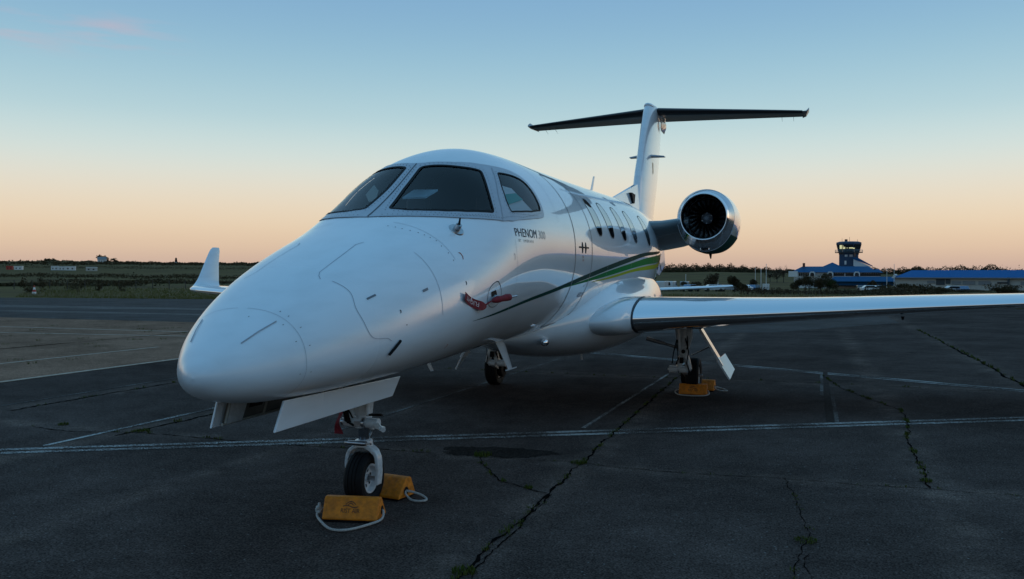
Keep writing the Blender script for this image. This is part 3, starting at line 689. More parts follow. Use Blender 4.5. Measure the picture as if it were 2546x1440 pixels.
# ---- cockpit lining, glareshield, seats
b = MB(); si = np.linspace(1.95, 4.25, 90); ai = np.linspace(-2.3, 2.3, 120); Q = fpt(si[:, None], ai[None], -.035)
q = np.stack(np.broadcast_arrays(si[:, None], np.abs(ai)[None]), -1); vi = np.zeros(q.shape[:2], bool)
for h in (grow(PANE, .015), grow(SIDEW, .015)): vi |= inside_poly(q, h)
fs = [(i * 120 + j, i * 120 + j + 1, (i + 1) * 120 + j + 1, (i + 1) * 120 + j) for i in range(89) for j in range(119) if not (vi[i, j] or vi[i + 1, j] or vi[i, j + 1] or vi[i + 1, j + 1])]
b.add(Q.reshape(-1, 3), fs); b.build('cockpit_lining', 'cockpit', JET, smooth=180)
b = MB(); wf = [(float(np.interp(s, SG, G['W'])) * .50, s) for s in np.linspace(2.0, 4.2, 8)]; b.prism([(x, s) for x, s in wf] + [(-x, s) for x, s in wf[::-1]], 'z', 1.22, 1.26); b.build('cockpit_floor', 'cockpit', JET)
b = MB(); bk = [fpt(4.2, a, -.06) for a in np.linspace(-math.pi, math.pi, 48, endpoint=False)]; b.prism([(q_[0], q_[2]) for q_ in bk], 'y', 4.2, 4.23); b.build('cockpit_bulkhead', 'cockpit', JET)
b = MB(); b.loft([[(x, 2.28 + .18 * (x / .7) ** 2, 1.55), (x, 2.18 + .2 * (x / .7) ** 2, 2.02), (x, 2.5 + .2 * (x / .7) ** 2, 2.10 - .03 * abs(x)), (x, 2.58 + .2 * (x / .7) ** 2, 1.6)] for x in np.linspace(-.72, .72, 13)]); b.build('glareshield', 'cockpit', JET)
for sx in (-1, 1):
    b = MB(); b.box((sx * .34, 3.45, 1.85), (.42, .12, .75), Matrix.Rotation(R_(-12), 3, 'X')); b.box((sx * .34, 3.24, 1.50), (.42, .45, .12)); b.box((sx * .34, 3.52, 2.28), (.24, .08, .16))
    b.build('cockpit_seat', 'seat', JET, bevel=.03)
# sun visors and the card hung in the side window
def quad_in(name, pts, inset, m, parent=JET, side=1, th=.004):
    P = fpt(np.array([p[0] for p in pts]), np.array([p[1] for p in pts]), -inset); P2 = fpt(np.array([p[0] for p in pts]), np.array([p[1] for p in pts]), -inset - th)
    if side < 0: P[:, 0] *= -1; P2[:, 0] *= -1
    n = len(pts); b = MB(); b.add(list(P) + list(P2), [tuple(range(n)), tuple(range(2 * n - 1, n - 1, -1))] + [(i, (i + 1) % n, n + (i + 1) % n, n + i) for i in range(n)])
    return b.build(name, m, parent, smooth=0)
card = quad_in('window_card', [(3.045, .8208), (3.205, .9016), (3.43, 1.19), (2.93, 1.12)], .03, 'paper')
quad_in('printed_band', [(2.99, .925), (3.215, .965), (3.30, 1.055), (2.955, 1.035)], .027, 'teal', card, th=.002)
b = MB(); V8 = [(-.107, 2.70, 2.289), (-.05, 2.80, 2.362), (.165, 2.80, 2.356), (.10, 2.70, 2.290)]; b.add(V8 + [(x, y, z - .014) for x, y, z in V8], [(0, 1, 2, 3), (7, 6, 5, 4)] + [(i, (i + 1) % 4, 4 + (i + 1) % 4, 4 + i) for i in range(4)]); b.build('sun_visor', mat('pale_teal_visor', (.70, .88, .92), .5), JET, smooth=0)
V5 = [(-.47, 2.75, 2.328), (-.392, 2.75, 2.405), (-.352, 2.75, 2.354), (-.375, 2.75, 2.272), (-.44, 2.75, 2.268)]
b = MB(); b.add(V5 + [(x, y + .012, z) for x, y, z in V5], [(0, 1, 2, 3, 4), (9, 8, 7, 6, 5)] + [(i, (i + 1) % 5, 5 + (i + 1) % 5, 5 + i) for i in range(5)]); b.build('sun_visor', 'cream', JET, smooth=0)
# ---- windshield frame, seals, panes
for sd in (1, -1):
    fr = patch('windshield_frame', FR, [PANE, SIDEW], 'grey_frame', JET, .005, side=sd, step=.06)
    for lp, nm, wd in ((PANE, 'windshield_pane', .022), (SIDEW, 'side_window_pane', .014)):
        ribbon('window_seal', lp, wd, 'black', fr, .007, closed=True, side=sd)
        patch(nm, grow(lp, .006), [], 'windshield', JET, .001, side=sd, step=.06)
    b = MB()
    ribbon('', FR[1:-1], .0035, '', None, .0075, side=sd, b=b)
    ribbon('', [(3.114, .62), (2.811, .8983), (2.671, 1.1113)], .007, '', None, .0085, side=sd, b=b)
    b.build('frame_joint', 'thin_seam', fr, smooth=180)
    b = MB()
    def dotrow(loop, gap, rad, closed, b=b, sd=sd):
        D = dens(loop, .004, closed); acc = 0
        for p, q_ in zip(D, D[1:]):
            acc += math.hypot(q_[0] - p[0], (q_[1] - p[1]) * RA)
            if acc >= gap:
                acc = 0; c = [fpt(p[0] + rad * math.cos(t), p[1] + rad * math.sin(t) / RA, .009) for t in np.linspace(0, 2 * math.pi, 6, endpoint=False)]
                b.add([(v[0] * sd, v[1], v[2]) for v in c], [(0, 1, 2, 3, 4, 5)])
    dotrow(grow(PANE, .042), .034, .0042, True); dotrow(grow(SIDEW, .034), .034, .004, True)
    dotrow([(1.94, .05), (1.975, .2617), (2.06, .4599), (2.186, .6636), (2.374, .8471), (2.52, .98), (2.689, 1.0941), (3.042, 1.2132), (3.443, 1.2571)], .036, .0042, False)
    b.build('frame_rivets', 'rivet', fr, smooth=0, kind='stuff')
b = MB(); ribbon('', [(1.91, 0), (2.75, 0)], .005, '', None, .008, b=b); b.build('centre_post_joint', 'seam', JET, smooth=180)

# ---- panel lines, hatches and marks on the hull
def panel(name, loop, w=.006, m='faint_seam', closed=False, both=True):
    for sd in ((1, -1) if both else (1,)): ribbon(name, loop, w, m, HULL, .002, closed=closed, side=sd)
ringl = lambda s, a0, a1: [(s, a) for a in np.linspace(a0, a1, 24)]
panel('radome_joint', ringl(.43, .05, 2.6), .0022)
panel('baggage_door_line', [(1.402, .2742), (1.341, .244), (.88, .321), (.841, .3636), (.815, .4216)], .005, 'thin_seam')
panel('baggage_door_line', catmull([(.84, .55), (.85, .819), (.812, 1.0616), (.825, 1.2785), (.852, 1.4439), (.896, 1.5157), (.994, 1.5538), (1.028, 1.5895)]), .004, 'thin_seam')
panel('skin_joint', ringl(1.54, .75, 1.55), .004); panel('skin_joint', ringl(1.84, .25, 1.08), .003)
panel('skin_joint', ringl(4.03, .2, 1.3), .004)
for s_j in (2.78, 6.0, 7.35, 9.0): panel('skin_joint', ringl(s_j, 1.35 if s_j < 3 else .1, 2.2), .003)
b = MB()
for s, a in [(1.76, .2481), (1.763, .32), (1.763, .3897), (1.775, .47), (1.789, .5525), (1.80, .62), (1.809, .6886), (1.82, .7633), (1.812, .8522), (1.816, .9664), (1.817, 1.0728)] + \
        [(.40, x) for x in (.75, 1.15, 1.75)] + [(.46, x) for x in (.5, .66, .95, 1.3, 1.75)] + [(.36, .2), (1.163, 1.50)]:
    c = [fpt(s + .005 * math.cos(t), a + .005 * math.sin(t) / RA, .002) for t in np.linspace(0, 2 * math.pi, 8, endpoint=False)]; b.add(c, [tuple(range(8))])
b.build('fasteners', 'rivet', HULL, smooth=0, kind='stuff')
for sd in (1, -1):
    P0, P1 = fpt(.19, ang(.19, 1.287), .004), fpt(.393, ang(.393, 1.397), .004); P0, P1 = (P0 * [sd, 1, 1], P1 * [sd, 1, 1])
    mid = fpt(.29, ang(.29, 1.345), .006) * [sd, 1, 1]
    b = MB(); b.path([P0, mid, P1], .003, 6); b.build('lightning_diverter', 'thin_seam', HULL)
DOOR = rnd([(4.53, ang(4.53, 2.66)), (5.22, ang(5.22, 2.66)), (5.21, ang(5.21, 1.9)), (5.235, ang(5.235, 1.5)), (5.30, ang(5.3, 1.17)), (4.66, ang(4.66, 1.13)), (4.57, ang(4.57, 1.5)), (4.515, ang(4.515, 1.95))], .05)
ribbon('entry_door_line', DOOR, .014, 'seam', HULL, .002, closed=True)
ribbon('entry_door_edge', grow(DOOR, -.012), .006, 'letter_light', HULL, .003, closed=True)
# door handle marks
b = MB()
for s in (4.80, 4.93):
    c = [fpt(s + .026 * math.cos(t), ang(4.86, 1.94) + .055 * math.sin(t) / RA, .003) for t in np.linspace(0, 2 * math.pi, 14, endpoint=False)]; b.add(c, [tuple(range(14))])
ribbon('', [(4.66, ang(4.86, 1.94)), (5.06, ang(4.86, 1.94))], .016, '', None, .0028, b=b); b.build('door_handle', 'black', HULL, smooth=0)
letters('door_marking', 'PULL', 4.80, 1.835, .028, 'orange_txt', HULL)
letters('door_marking', 'TURN', 4.80, 1.80, .028, 'orange_txt', HULL)
letters('rescue_marking', 'RESCUE', 5.0, 1.435, .072, 'red_txt', HULL, slant=.35)
letters('rescue_marking', 'EXIT', 5.08, 1.54, .03, 'red_txt', HULL)
letters('type_name', 'PHENOM', 2.80, 1.968, .098, 'letter', HULL, xs=1.24)
letters('type_number', '300', 3.335, 1.968, .098, 'letter_light', HULL, xs=1.35)
letters('maker_name', 'BY', 2.85, 1.925, .032, 'letter', HULL, spacing=1.6)
letters('maker_name', 'EMBRAER', 2.96, 1.925, .032, 'letter', HULL, spacing=2.0)
# service hatch, dark probe opening
HAT = catmull([(2.194, 1.6941), (2.182, 1.61), (2.216, 1.56), (2.304, 1.545), (2.381, 1.5634), (2.43, 1.6427), (2.455, 1.7373), (2.434, 1.80), (2.35, 1.815), (2.25, 1.77)], 4, True)
ribbon('service_hatch_line', HAT, .006, 'seam', HULL, .002, closed=True)
patch('probe_opening', rnd([(2.239, 1.60), (2.33, 1.615), (2.362, 1.685), (2.251, 1.66)], .01), [], 'black', HULL, .002)
for (s, a, w_, h_) in ((.951, 1.02, .075, .024), (1.398, 1.23, .055, .026)):
    patch('data_plate', [(s - w_ / 2, a - h_ / 2 / RA), (s + w_ / 2, a - h_ / 2 / RA), (s + w_ / 2, a + h_ / 2 / RA), (s - w_ / 2, a + h_ / 2 / RA)], [], 'placard', HULL, .003)
for i, (s, z, c, sz) in enumerate([(1.92, 1.79, 'orange_txt', .05), (2.72, 1.80, 'letter_light', .05), (1.12, 1.43, 'letter', .02), (1.75, 1.17, 'orange_txt', .03), (1.86, 1.60, 'letter', .025)]):
    ribbon('service_mark', [(s, ang(s, z + sz * .5)), (s + sz * .3, ang(s, z + sz * .3)), (s + sz * .35, ang(s, z - sz * .2)), (s + sz * .1, ang(s, z - sz * .5))], .008, c, HULL, .002)
# ---- green livery stripes (station, height of upper and lower edge)
def stripe(name, rows, m, off=.0018):
    R2 = catmull(rows, 5); ss = [r[0] for r in R2]; b = MB(); n = len(R2); V = []
    for k in range(7):
        t = k / 6
        V += [tuple(fpt(s, ang(s, u + (l - u) * t), off)) for s, u, l in R2]
    b.add(V, [(k * n + i, k * n + i + 1, (k + 1) * n + i + 1, (k + 1) * n + i) for k in range(6) for i in range(n - 1)])
    return b.build(name, m, HULL, smooth=180)
stripe('dark_green_stripe', [(1.99, 1.333, 1.331), (2.53, 1.383, 1.364), (3.2, 1.450, 1.422), (3.97, 1.532, 1.495), (4.74, 1.628, 1.582), (5.33, 1.698, 1.645), (6.14, 1.786, 1.728), (7.28, 1.895, 1.835), (8.3, 1.975, 1.925), (9.4, 2.02, 1.98), (10.6, 2.06, 2.04)], 'green_dark')
stripe('green_stripe', [(4.3, 1.538, 1.534), (5.34, 1.637, 1.602), (6.2, 1.720, 1.660), (7.45, 1.825, 1.752), (8.3, 1.895, 1.805), (9.3, 1.955, 1.848), (10.4, 2.0, 1.91), (11.6, 2.05, 2.0)], 'green')
stripe('lime_stripe', [(5.40, 1.590, 1.586), (6.26, 1.648, 1.622), (7.5, 1.740, 1.703), (8.4, 1.790, 1.735), (9.35, 1.830, 1.765), (10.4, 1.90, 1.85), (11.6, 1.98, 1.95)], 'lime')
# ---- cabin windows
for sd in (1, -1):
    for s0 in (5.66, 6.28, 6.98, 7.68, 8.66):
        a0 = ang(s0, 2.31); lp = [(s0 + .145 * np.sign(math.cos(t)) * abs(math.cos(t)) ** .75, a0 + .225 * np.sign(math.sin(t)) * abs(math.sin(t)) ** .75 / RA) for t in np.linspace(0, 2 * math.pi, 36, endpoint=False)]
        wn = patch('cabin_window', lp, [], 'cabin_glass', JET, .002, side=sd, step=.08)
        ribbon('window_rim', lp, .012, 'seam', wn, .0035, closed=True, side=sd)
M['boot'] = mat('black_deicing_boot', (.02, .02, .023), .4, spec=.3)
M['tail_under'] = mat('shade_grey_tail', (.20, .20, .21), .4, coat=.2)  # white tailplane greyed all over to deepen the shade of its underside

# ---- wing-to-body fairing
FS = np.array([4.45, 4.7, 5.1, 5.6, 6.2, 7.0, 8.0, 9.0, 9.8, 10.6, 11.3, 11.6])
fz = pchip(FS, [.985, .935, .85, .755, .685, .635, .62, .66, .76, .95, 1.18, 1.32], SG); fw = pchip(FS, [.05, .25, .52, .79, .945, 1.01, 1.02, .965, .88, .66, .36, .15], SG)
ft = pchip(FS, [1.0, 1.12, 1.27, 1.46, 1.64, 1.77, 1.82, 1.83, 1.78, 1.62, 1.48, 1.40], SG); fcz = pchip(FS, [.99, 1.05, 1.11, 1.16, 1.18, 1.17, 1.15, 1.14, 1.17, 1.22, 1.3, 1.36], SG)
rings = []
for s in np.linspace(4.46, 11.58, 90):
    z0, w_, t_, c_ = [float(np.interp(s, SG, q)) for q in (fz, fw, ft, fcz)]
    rings.append([(w_ * np.sign(math.sin(a)) * abs(math.sin(a)) ** (2 / (2.7 if math.cos(a) > 0 else 2.05)), s, c_ + (t_ - c_ if math.cos(a) > 0 else c_ - z0) * np.sign(math.cos(a)) * abs(math.cos(a)) ** (2 / (2.7 if math.cos(a) > 0 else 2.05))) for a in np.linspace(0, 2 * math.pi, 96, endpoint=False)])
b = MB(); b.loft(rings); FAIR = b.build('belly_fairing', 'white', JET, smooth=180)

# ---- lifting surfaces
def foil(t, n=26, camber=.02):
    """closed section from trailing edge over the top to the nose and back underneath: (x, z) for unit chord"""
    x = (1 - np.cos(np.linspace(0, math.pi, n))) / 2
    y = 5 * t * (.2969 * np.sqrt(x) - .126 * x - .3516 * x ** 2 + .2843 * x ** 3 - .1036 * x ** 4); c = camber * 4 * x * (1 - x)
    up = list(zip(x[::-1], (c + y)[::-1])); lo = list(zip(x[1:-1], (c - y)[1:-1])); return up, lo
def section(p, chord, t, phi=0.0, inc=0.0, le=None, camber=.02):
    up, lo = foil(t, camber=camber); loop = up + lo; n = (-math.sin(phi), math.cos(phi)); out = []
    for x, z in loop:
        zz = z * chord - math.tan(inc) * (x - .25) * chord
        out.append((p[0] + n[0] * zz, p[1] + x * chord, p[2] + n[1] * zz))
    return out, [x for x, _ in loop]
def surface(parent, secs, name, m='white', le_frac=.075, le_name=None, le_m='chrome', mirror=1, smooth_n=6):
    """loft the sections; the part ahead of le_frac is a separate polished leading edge"""
    secs = catmull([tuple(s) for s in secs], smooth_n) if smooth_n > 1 else secs
    rings = []; xs = None
    for (x, s, z, c, t, ph, inc) in secs:
        r, xs = section((x, s, z), c, t, ph, inc); rings.append([(p[0] * mirror, p[1], p[2]) for p in r])
    n = len(xs)
    if not le_name:
        b = MB(); b.loft(rings); return b.build(name, m, parent, smooth=50)
    nose = [i for i in range(n) if xs[i] <= le_frac]; i0, i1 = nose[0] - 1, nose[-1] + 1
    body = list(range(i1, n)) + list(range(0, i0 + 1)); le = list(range(i0, i1 + 1))
    b = MB(); b.loft([[r[i] for i in body] for r in rings], closed=False)
    k = len(body); b.add([rings[0][i] for i in range(n)], [tuple(range(n - 1, -1, -1))]); b.add([rings[-1][i] for i in range(n)], [tuple(range(n))])
    o = b.build(name, m, parent, smooth=50)
    b = MB(); b.loft([[r[i] for i in le] for r in rings], closed=False); b.build(le_name, le_m, o, smooth=80)
    return o
# station list: (x, s of nose, z of nose, chord, thickness, span tilt, incidence)
WINGS = []
for sd in (1, -1):
    w_ = surface(JET, [(1.14, 5.98, 1.145, 2.80, .152, 0, R_(1.5)), (1.7, 6.27, 1.172, 2.52, .148, .03, R_(1.3)), (3.0, 6.95, 1.225, 1.98, .140, .04, R_(1)), (4.5, 7.72, 1.290, 1.66, .130, .04, R_(.5)), (6.0, 8.48, 1.345, 1.34, .122, .04, 0),
                       (7.3, 9.14, 1.385, 1.08, .115, .05, 0)], 'wing', le_frac=.11, le_name='leading_edge', mirror=sd)
    surface(w_, [(7.3, 9.14, 1.385, 1.08, .115, .05, 0), (7.55, 9.30, 1.40, .98, .11, .20, 0), (7.70, 9.52, 1.43, .84, .105, .7, 0), (7.78, 9.72, 1.50, .70, .10, 1.15, 0), (7.82, 9.88, 1.62, .59, .095, 1.35, 0), (7.88, 10.13, 1.90, .42, .09, 1.38, 0),
                 (7.93, 10.34, 2.12, .30, .09, 1.4, 0), (7.945, 10.45, 2.19, .19, .08, 1.4, 0)], 'winglet', le_frac=.10, mirror=sd)
    # root glove that flows out of the fairing into the leading edge
    surface(w_, [(.55, 5.50, 1.11, 3.7, .122, 0, R_(1)), (.82, 5.54, 1.12, 3.6, .125, 0, R_(1)), (.97, 5.62, 1.13, 3.36, .132, 0, R_(1.2)), (1.06, 5.76, 1.138, 3.12, .141, 0, R_(1.4)), (1.11, 5.91, 1.143, 2.89, .150, 0, R_(1.5)), (1.139, 5.985, 1.145, 2.795, .1515, 0, R_(1.5))], 'root_fairing', mirror=sd)
    r, _ = section((1.128, 5.965, 1.1445), 2.83, .156, 0, R_(1.5)); r2, _ = section((1.155, 5.975, 1.146), 2.815, .156, 0, R_(1.5))
    b = MB(); k = len(r); ii = range(10, 40); b.loft([[tuple(np.array(r[i]) * [sd, 1, 1]) for i in ii], [tuple(np.array(r2[i]) * [sd, 1, 1]) for i in ii]], closed=False); b.build('root_seal', 'seam', w_, smooth=80)
    # flap track, aileron gap, fuel vent
    b = MB(); b.tube((sd * 4.1, 7.75, 1.17), (sd * 4.1, 7.75, 1.13), .02, .012, 10); b.build('fuel_drain', 'black', w_)
    for x, s, c, z in ((2.2, 8.9, .9, 1.06), (3.6, 9.0, .8, 1.15)):
        b = MB(); b.loft([[(sd * (x + q * .05), s + t, z + h) for q, h in ((-1, .05), (1, .05), (.6, -.05 * k2), (-.6, -.05 * k2))] for t, k2 in ((-.45, .2), (-.2, 1), (.1, 1), (.4, .3))])
        b.build('flap_track_fairing', 'white', w_, smooth=40)
    WINGS.append(w_)

# ---- tail
def fin_sec(s0, s1, z, th):
    c = s1 - s0; up, lo = foil(th / c, camber=0); return [(p[1] * c, s0 + p[0] * c, z) for p in up + lo]
fin_rows = catmull([(11.75, 14.0, 2.6, .30), (12.02, 14.13, 2.94, .27), (12.24, 14.45, 3.47, .25), (12.52, 14.65, 3.9, .235), (12.79, 14.86, 4.37, .23), (13.12, 15.0, 4.8, .235), (13.34, 15.05, 5.02, .22)], 5)
b = MB(); b.loft([fin_sec(*r) for r in fin_rows]); FIN = b.build('fin', 'white', JET, smooth=50)
# rounded bullet on top of the fin
b = MB(); rr = []
for s, r_, zo in ((13.28, .02, 5.0), (13.32, .06, 4.995), (13.42, .09, 4.99), (13.7, .112, 4.985), (14.1, .16, 4.96), (14.6, .165, 4.95), (15.1, .09, 5.0), (15.4, .03, 5.0)):
    rr.append([(r_ * math.cos(a), s, zo + r_ * .62 * math.sin(a)) for a in np.linspace(0, 2 * math.pi, 24, endpoint=False)])
b.loft(rr); b.build('fin_cap', 'white', FIN, smooth=60)
b = MB(); b.loft([[(x * .05, s, z) for x, s, z in ((-1, 9.85, 2.80), (1, 9.85, 2.80), (.3, 9.87, 2.855), (-.3, 9.87, 2.855))], [(x * .10, s, z) for x, s, z in ((-1, 12.1, 2.7), (1, 12.1, 2.7), (.35, 12.25, 3.35), (-.35, 12.25, 3.35))], [(x * .10, s, z) for x, s, z in ((-1, 12.9, 2.7), (1, 12.9, 2.7), (.35, 12.9, 3.6), (-.35, 12.9, 3.6))]])
b.build('dorsal_fin', 'white', FIN, smooth=40)
for sd in (1, -1):
    b = MB(); b.prism([(11.30, 3.10), (11.62, 3.09), (11.56, 2.93), (11.46, 2.92)], 'x', sd * .02, sd * .098); b.build('ram_air_inlet', 'black', FIN, smooth=0)
    b = MB(); b.loft([[(sd * .09, 13.05, 3.955), (sd * .09, 13.32, 3.955), (sd * .09, 13.34, 3.985), (sd * .09, 13.06, 3.99)], [(sd * .34, 13.25, 3.965), (sd * .34, 13.42, 3.965), (sd * .34, 13.42, 3.98), (sd * .34, 13.26, 3.98)]]); b.build('nav_antenna', 'grey_frame', FIN)
    b = MB(); b.loft([[(sd * .12, 14.2, 4.86), (sd * .17, 14.45, 4.84), (sd * .10, 14.95, 4.84), (sd * .06, 14.95, 4.72), (sd * .09, 14.35, 4.70)], [(sd * .13, 14.22, 4.80), (sd * .19, 14.47, 4.78), (sd * .11, 14.96, 4.78), (sd * .07, 14.95, 4.66), (sd * .10, 14.37, 4.64)]]); b.build('hinge_fairing', 'white', FIN, smooth=40)
b = MB(); b.add([(.118, 13.2, 3.85), (.118, 13.33, 3.85), (.118, 13.36, 3.68), (.118, 13.28, 3.62)], [(0, 1, 2, 3)]); b.build('logo_light_mark', mat('ochre_mark', (.55, .40, .18), .5), FIN, smooth=0)
TP = []
for sd in (1, -1):
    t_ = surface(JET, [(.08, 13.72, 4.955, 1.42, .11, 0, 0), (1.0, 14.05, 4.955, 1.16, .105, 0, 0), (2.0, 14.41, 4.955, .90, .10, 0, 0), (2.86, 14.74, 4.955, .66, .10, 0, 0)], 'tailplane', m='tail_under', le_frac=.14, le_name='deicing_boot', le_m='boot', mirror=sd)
    b = MB()
    b.loft([[(sd * (2.86 + .0), 14.72 + u, 4.955 + q) for u, q in ((0, .0), (.2, .035), (.70, .01), (.72, -.02), (.2, -.03))], [(sd * 2.93, 14.80 + u, 4.965 + q) for u, q in ((0, .0), (.2, .05), (.64, .035), (.66, .0), (.2, -.02))], [(sd * 2.985, 14.98 + u, 5.03 + q) for u, q in ((0, .0), (.16, .065), (.48, .06), (.50, .03), (.16, .02))]])
    b.build('tip_cap', 'tail_under', t_, smooth=40)
    b = MB(); b.add([(sd * x, s, z) for x, s, z in ((.15, 14.68, 4.908), (2.8, 15.16, 4.936), (2.8, 15.185, 4.937), (.15, 14.71, 4.910))], [(0, 1, 2, 3)]); b.build('elevator_gap', 'letter_light', t_, smooth=0)
    for x in (2.45, 2.68):
        b = MB(); b.tube((sd * x, 15.36, 4.955), (sd * x, 15.56, 4.90), .004, .002, 5); b.build('static_wick', 'black', t_)
    TP.append(t_)
b = MB(); b.loft([[(-.03, 12.9, 2.0), (.03, 12.9, 2.0), (.03, 14.9, 2.55), (-.03, 14.9, 2.55)], [(-.028, 13.9, 1.80), (.028, 13.9, 1.80), (.03, 15.25, 2.3), (-.03, 15.25, 2.3)], [(-.02, 14.7, 1.66), (.02, 14.7, 1.66), (.025, 15.45, 1.90), (-.025, 15.45, 1.90)]])
VENT = b.build('ventral_fin', 'white', JET, smooth=40)
b = MB(); b.path([(.034, 14.55, 2.28), (.034, 14.4, 2.12), (.032, 14.72, 1.90), (.03, 14.9, 1.76)], .006, 6); b.build('panel_line', 'seam', VENT)
b = MB(); b.lathe([(0, .16), (.25, .12), (.40, .05)], (0, 15.18, 2.46), 'y', 20); b.build('tail_cone', 'white', JET)

# ---- engines
for sd in (1, -1):
    NK = .90; ox, os_, oz = 1.53 * sd, 9.45, 2.54
    b = MB(); b.lathe([(t_, r_ * NK) for t_, r_ in [(.30, .476), (.55, .492), (1.0, .497), (1.6, .475), (2.2, .42), (2.75, .35), (2.76, .33), (2.2, .39), (.3, .45)]], (ox, os_, oz), 'y', 56, closed=True, sz=1.20)
    NAC = b.build('nacelle', 'white', JET, smooth=40)
    lip = [(t_, r_ * NK) for t_, r_ in [(.45, .345), (.30, .342), (.16, .346), (.08, .353), (.03, .361), (.008, .368), (0, .374), (.006, .381), (.025, .391), (.07, .408), (.14, .432), (.22, .455), (.30, .474)]]
    b = MB(); V = []; n = 64
    for t, r in lip:
        f_ = 1 + .20 * sstep(.35 * NK, .47 * NK, r)
        for j in range(n):
            a = 2 * math.pi * j / n; q = r * math.sin(a); V.append((ox + r * math.cos(a), os_ + t, oz + (q if q > 0 else q * f_)))
    b.add(V, [(i * n + j, i * n + (j + 1) % n, (i + 1) * n + (j + 1) % n, (i + 1) * n + j) for i in range(9) for j in range(n)]); b.build('inlet_lip', 'chrome', NAC, smooth=180)
    b = MB(); b.add(V[9 * n:], [(i * n + j, i * n + (j + 1) % n, (i + 1) * n + (j + 1) % n, (i + 1) * n + j) for i in range(len(lip) - 10) for j in range(n)]); b.build('nose_cowl', 'cowl', NAC, smooth=180)
    b = MB(); b.lathe([(t_, r_ * NK) for t_, r_ in [(.44, .344), (.62, .342), (.64, .342), (.64, .05), (.645, .05), (.645, .348), (.44, .350)]], (ox, os_, oz), 'y', 48, closed=True); b.build('inlet_duct', 'inlet_dark', NAC, smooth=40)
    b = MB()
    for k in range(22):
        a0 = 2 * math.pi * k / 22; rows = []
        for r, sw, tw in ((.085, 0, R_(28)), (.16, .10, R_(40)), (.24, .16, R_(52)), (.303, .14, R_(60))):
            ch = .055 + .07 * r / .3; a = a0 + sw * 1.3
            e = Vector((math.cos(a), 0, math.sin(a))); t = Vector((-math.sin(a), 0, math.cos(a))); d = Vector((0, math.cos(tw), 0)) + t * math.sin(tw); nn = e.cross(d).normalized() * .004
            c = Vector((ox, os_ + .53, oz)) + e * r; rows.append([c - d * ch / 2, c + nn, c + d * ch / 2, c - nn])
        b.loft(rows)
    b.build('fan_blades', 'blade', NAC, smooth=30, kind='stuff')
    b = MB(); b.lathe([(.36, .002), (.37, .022), (.40, .05), (.45, .075), (.50, .088), (.56, .09)], (ox, os_, oz), 'y', 28); b.build('spinner', 'spinner', NAC, smooth=60)
    b = MB()
    for k in range(6):
        a = math.pi * k / 3 + .5; b.tube((ox + .078 * math.cos(a), os_ + .445, oz + .078 * math.sin(a)), (ox + .080 * math.cos(a), os_ + .455, oz + .080 * math.sin(a)), .006, n=8)
    b.build('spinner_bolts', 'steel', NAC, kind='stuff')
    b = MB(); zz = oz - .475
    b.box((ox, os_ + .24, zz + .005), (.15, .10, .065)); b.build('oil_cooler_inlet', 'chrome', NAC, bevel=.015)
    b = MB(); b.box((ox, os_ + .187, zz), (.11, .012, .032)); b.build('oil_cooler_mouth', 'black', NAC)
    b = MB(); b.tube((ox + .02, os_ + .80, oz - .52), (ox + .02, os_ + .86, oz - .61), .028, .010, 10); b.build('drain_mast', 'black', NAC)
    # dark green underside band of the cowl
    b = MB(); rows = []
    for t, r in ((.32, .479 * NK), (.55, .4935 * NK), (1.0, .4985 * NK), (1.6, .4765 * NK), (2.2, .4215 * NK)):
        rows.append([(ox + (r + .002) * math.cos(a), os_ + t, oz + (r + .002) * math.sin(a) * 1.20) for a in np.linspace(R_(-150), R_(-30), 30)])
    b.loft(rows, closed=False); b.build('cowl_band', 'green_dark', NAC, smooth=180)
    # pylon
    rows = []
    for x, s, z, c, t in ((.20, 9.35, 2.30, 3.2, .115), (.55, 9.45, 2.33, 3.0, .115), (.85, 9.62, 2.36, 2.7, .115), (1.05, 9.72, 2.40, 2.5, .118), (1.26, 9.80, 2.45, 2.3, .125)):
        r, xs = section((x * sd, s, z), c, t, 0, R_(5), camber=0); rows.append(r)
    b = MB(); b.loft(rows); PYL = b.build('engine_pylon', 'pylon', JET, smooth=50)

# ---- nose gear
ng = MB()
ng.tube((0, 1.80, 1.0), (0, 1.84, .60), .062, .055, 24); ng.loft([[(x, 1.82 + y, z) for x, y in ((-.10, -.05), (.10, -.05), (.08, .05), (-.08, .05))] for z in (.86,)] + [[(x, 1.83 + y, .66) for x, y in ((-.065, -.055), (.065, -.055), (.055, .05), (-.055, .05))]])
ng.tube((-.125, 1.80, .60), (.145, 1.80, .60), .036, n=20)         # steering actuator barrel
ng.tube((.12, 1.78, .595), (.235, 1.70, .575), .017, n=12); ng.tube((-.18, 1.80, .605), (-.12, 1.80, .602), .014, n=12)
ng.tube((0, 1.84, .64), (0, 1.845, .565), .064, n=24); ng.tube((-.17, 1.82, .88), (.17, 1.82, .88), .035, n=16); ng.tube((-.07, 1.74, .86), (-.05, 1.77, .64), .02, n=12); ng.tube((.07, 1.76, .88), (.075, 1.77, .66), .016, n=12)
NG = ng.build('nose_gear_leg', 'white_gear', JET, smooth=40)
b = MB(); b.tube((0, 1.845, .58), (0, 1.85, .44), .038, n=24); b.build('oleo_piston', 'piston', NG)
b = MB(); b.tube((-.085, 1.77, .455), (.06, 1.77, .455), .018, n=12); b.tube((-.11, 1.77, .455), (.10, 1.77, .455), .009, n=10); b.build('lower_pin', 'steel', NG); b = MB(); b.tube((.03, 1.785, .60), (.05, 1.785, .60), .040, n=16)
b.tube((-.125, 1.80, .60), (-.15, 1.80, .60), .026, n=12); b.box((.0, 1.76, .60), (.05, .02, .03)); b.build('gear_pins', 'steel', NG)
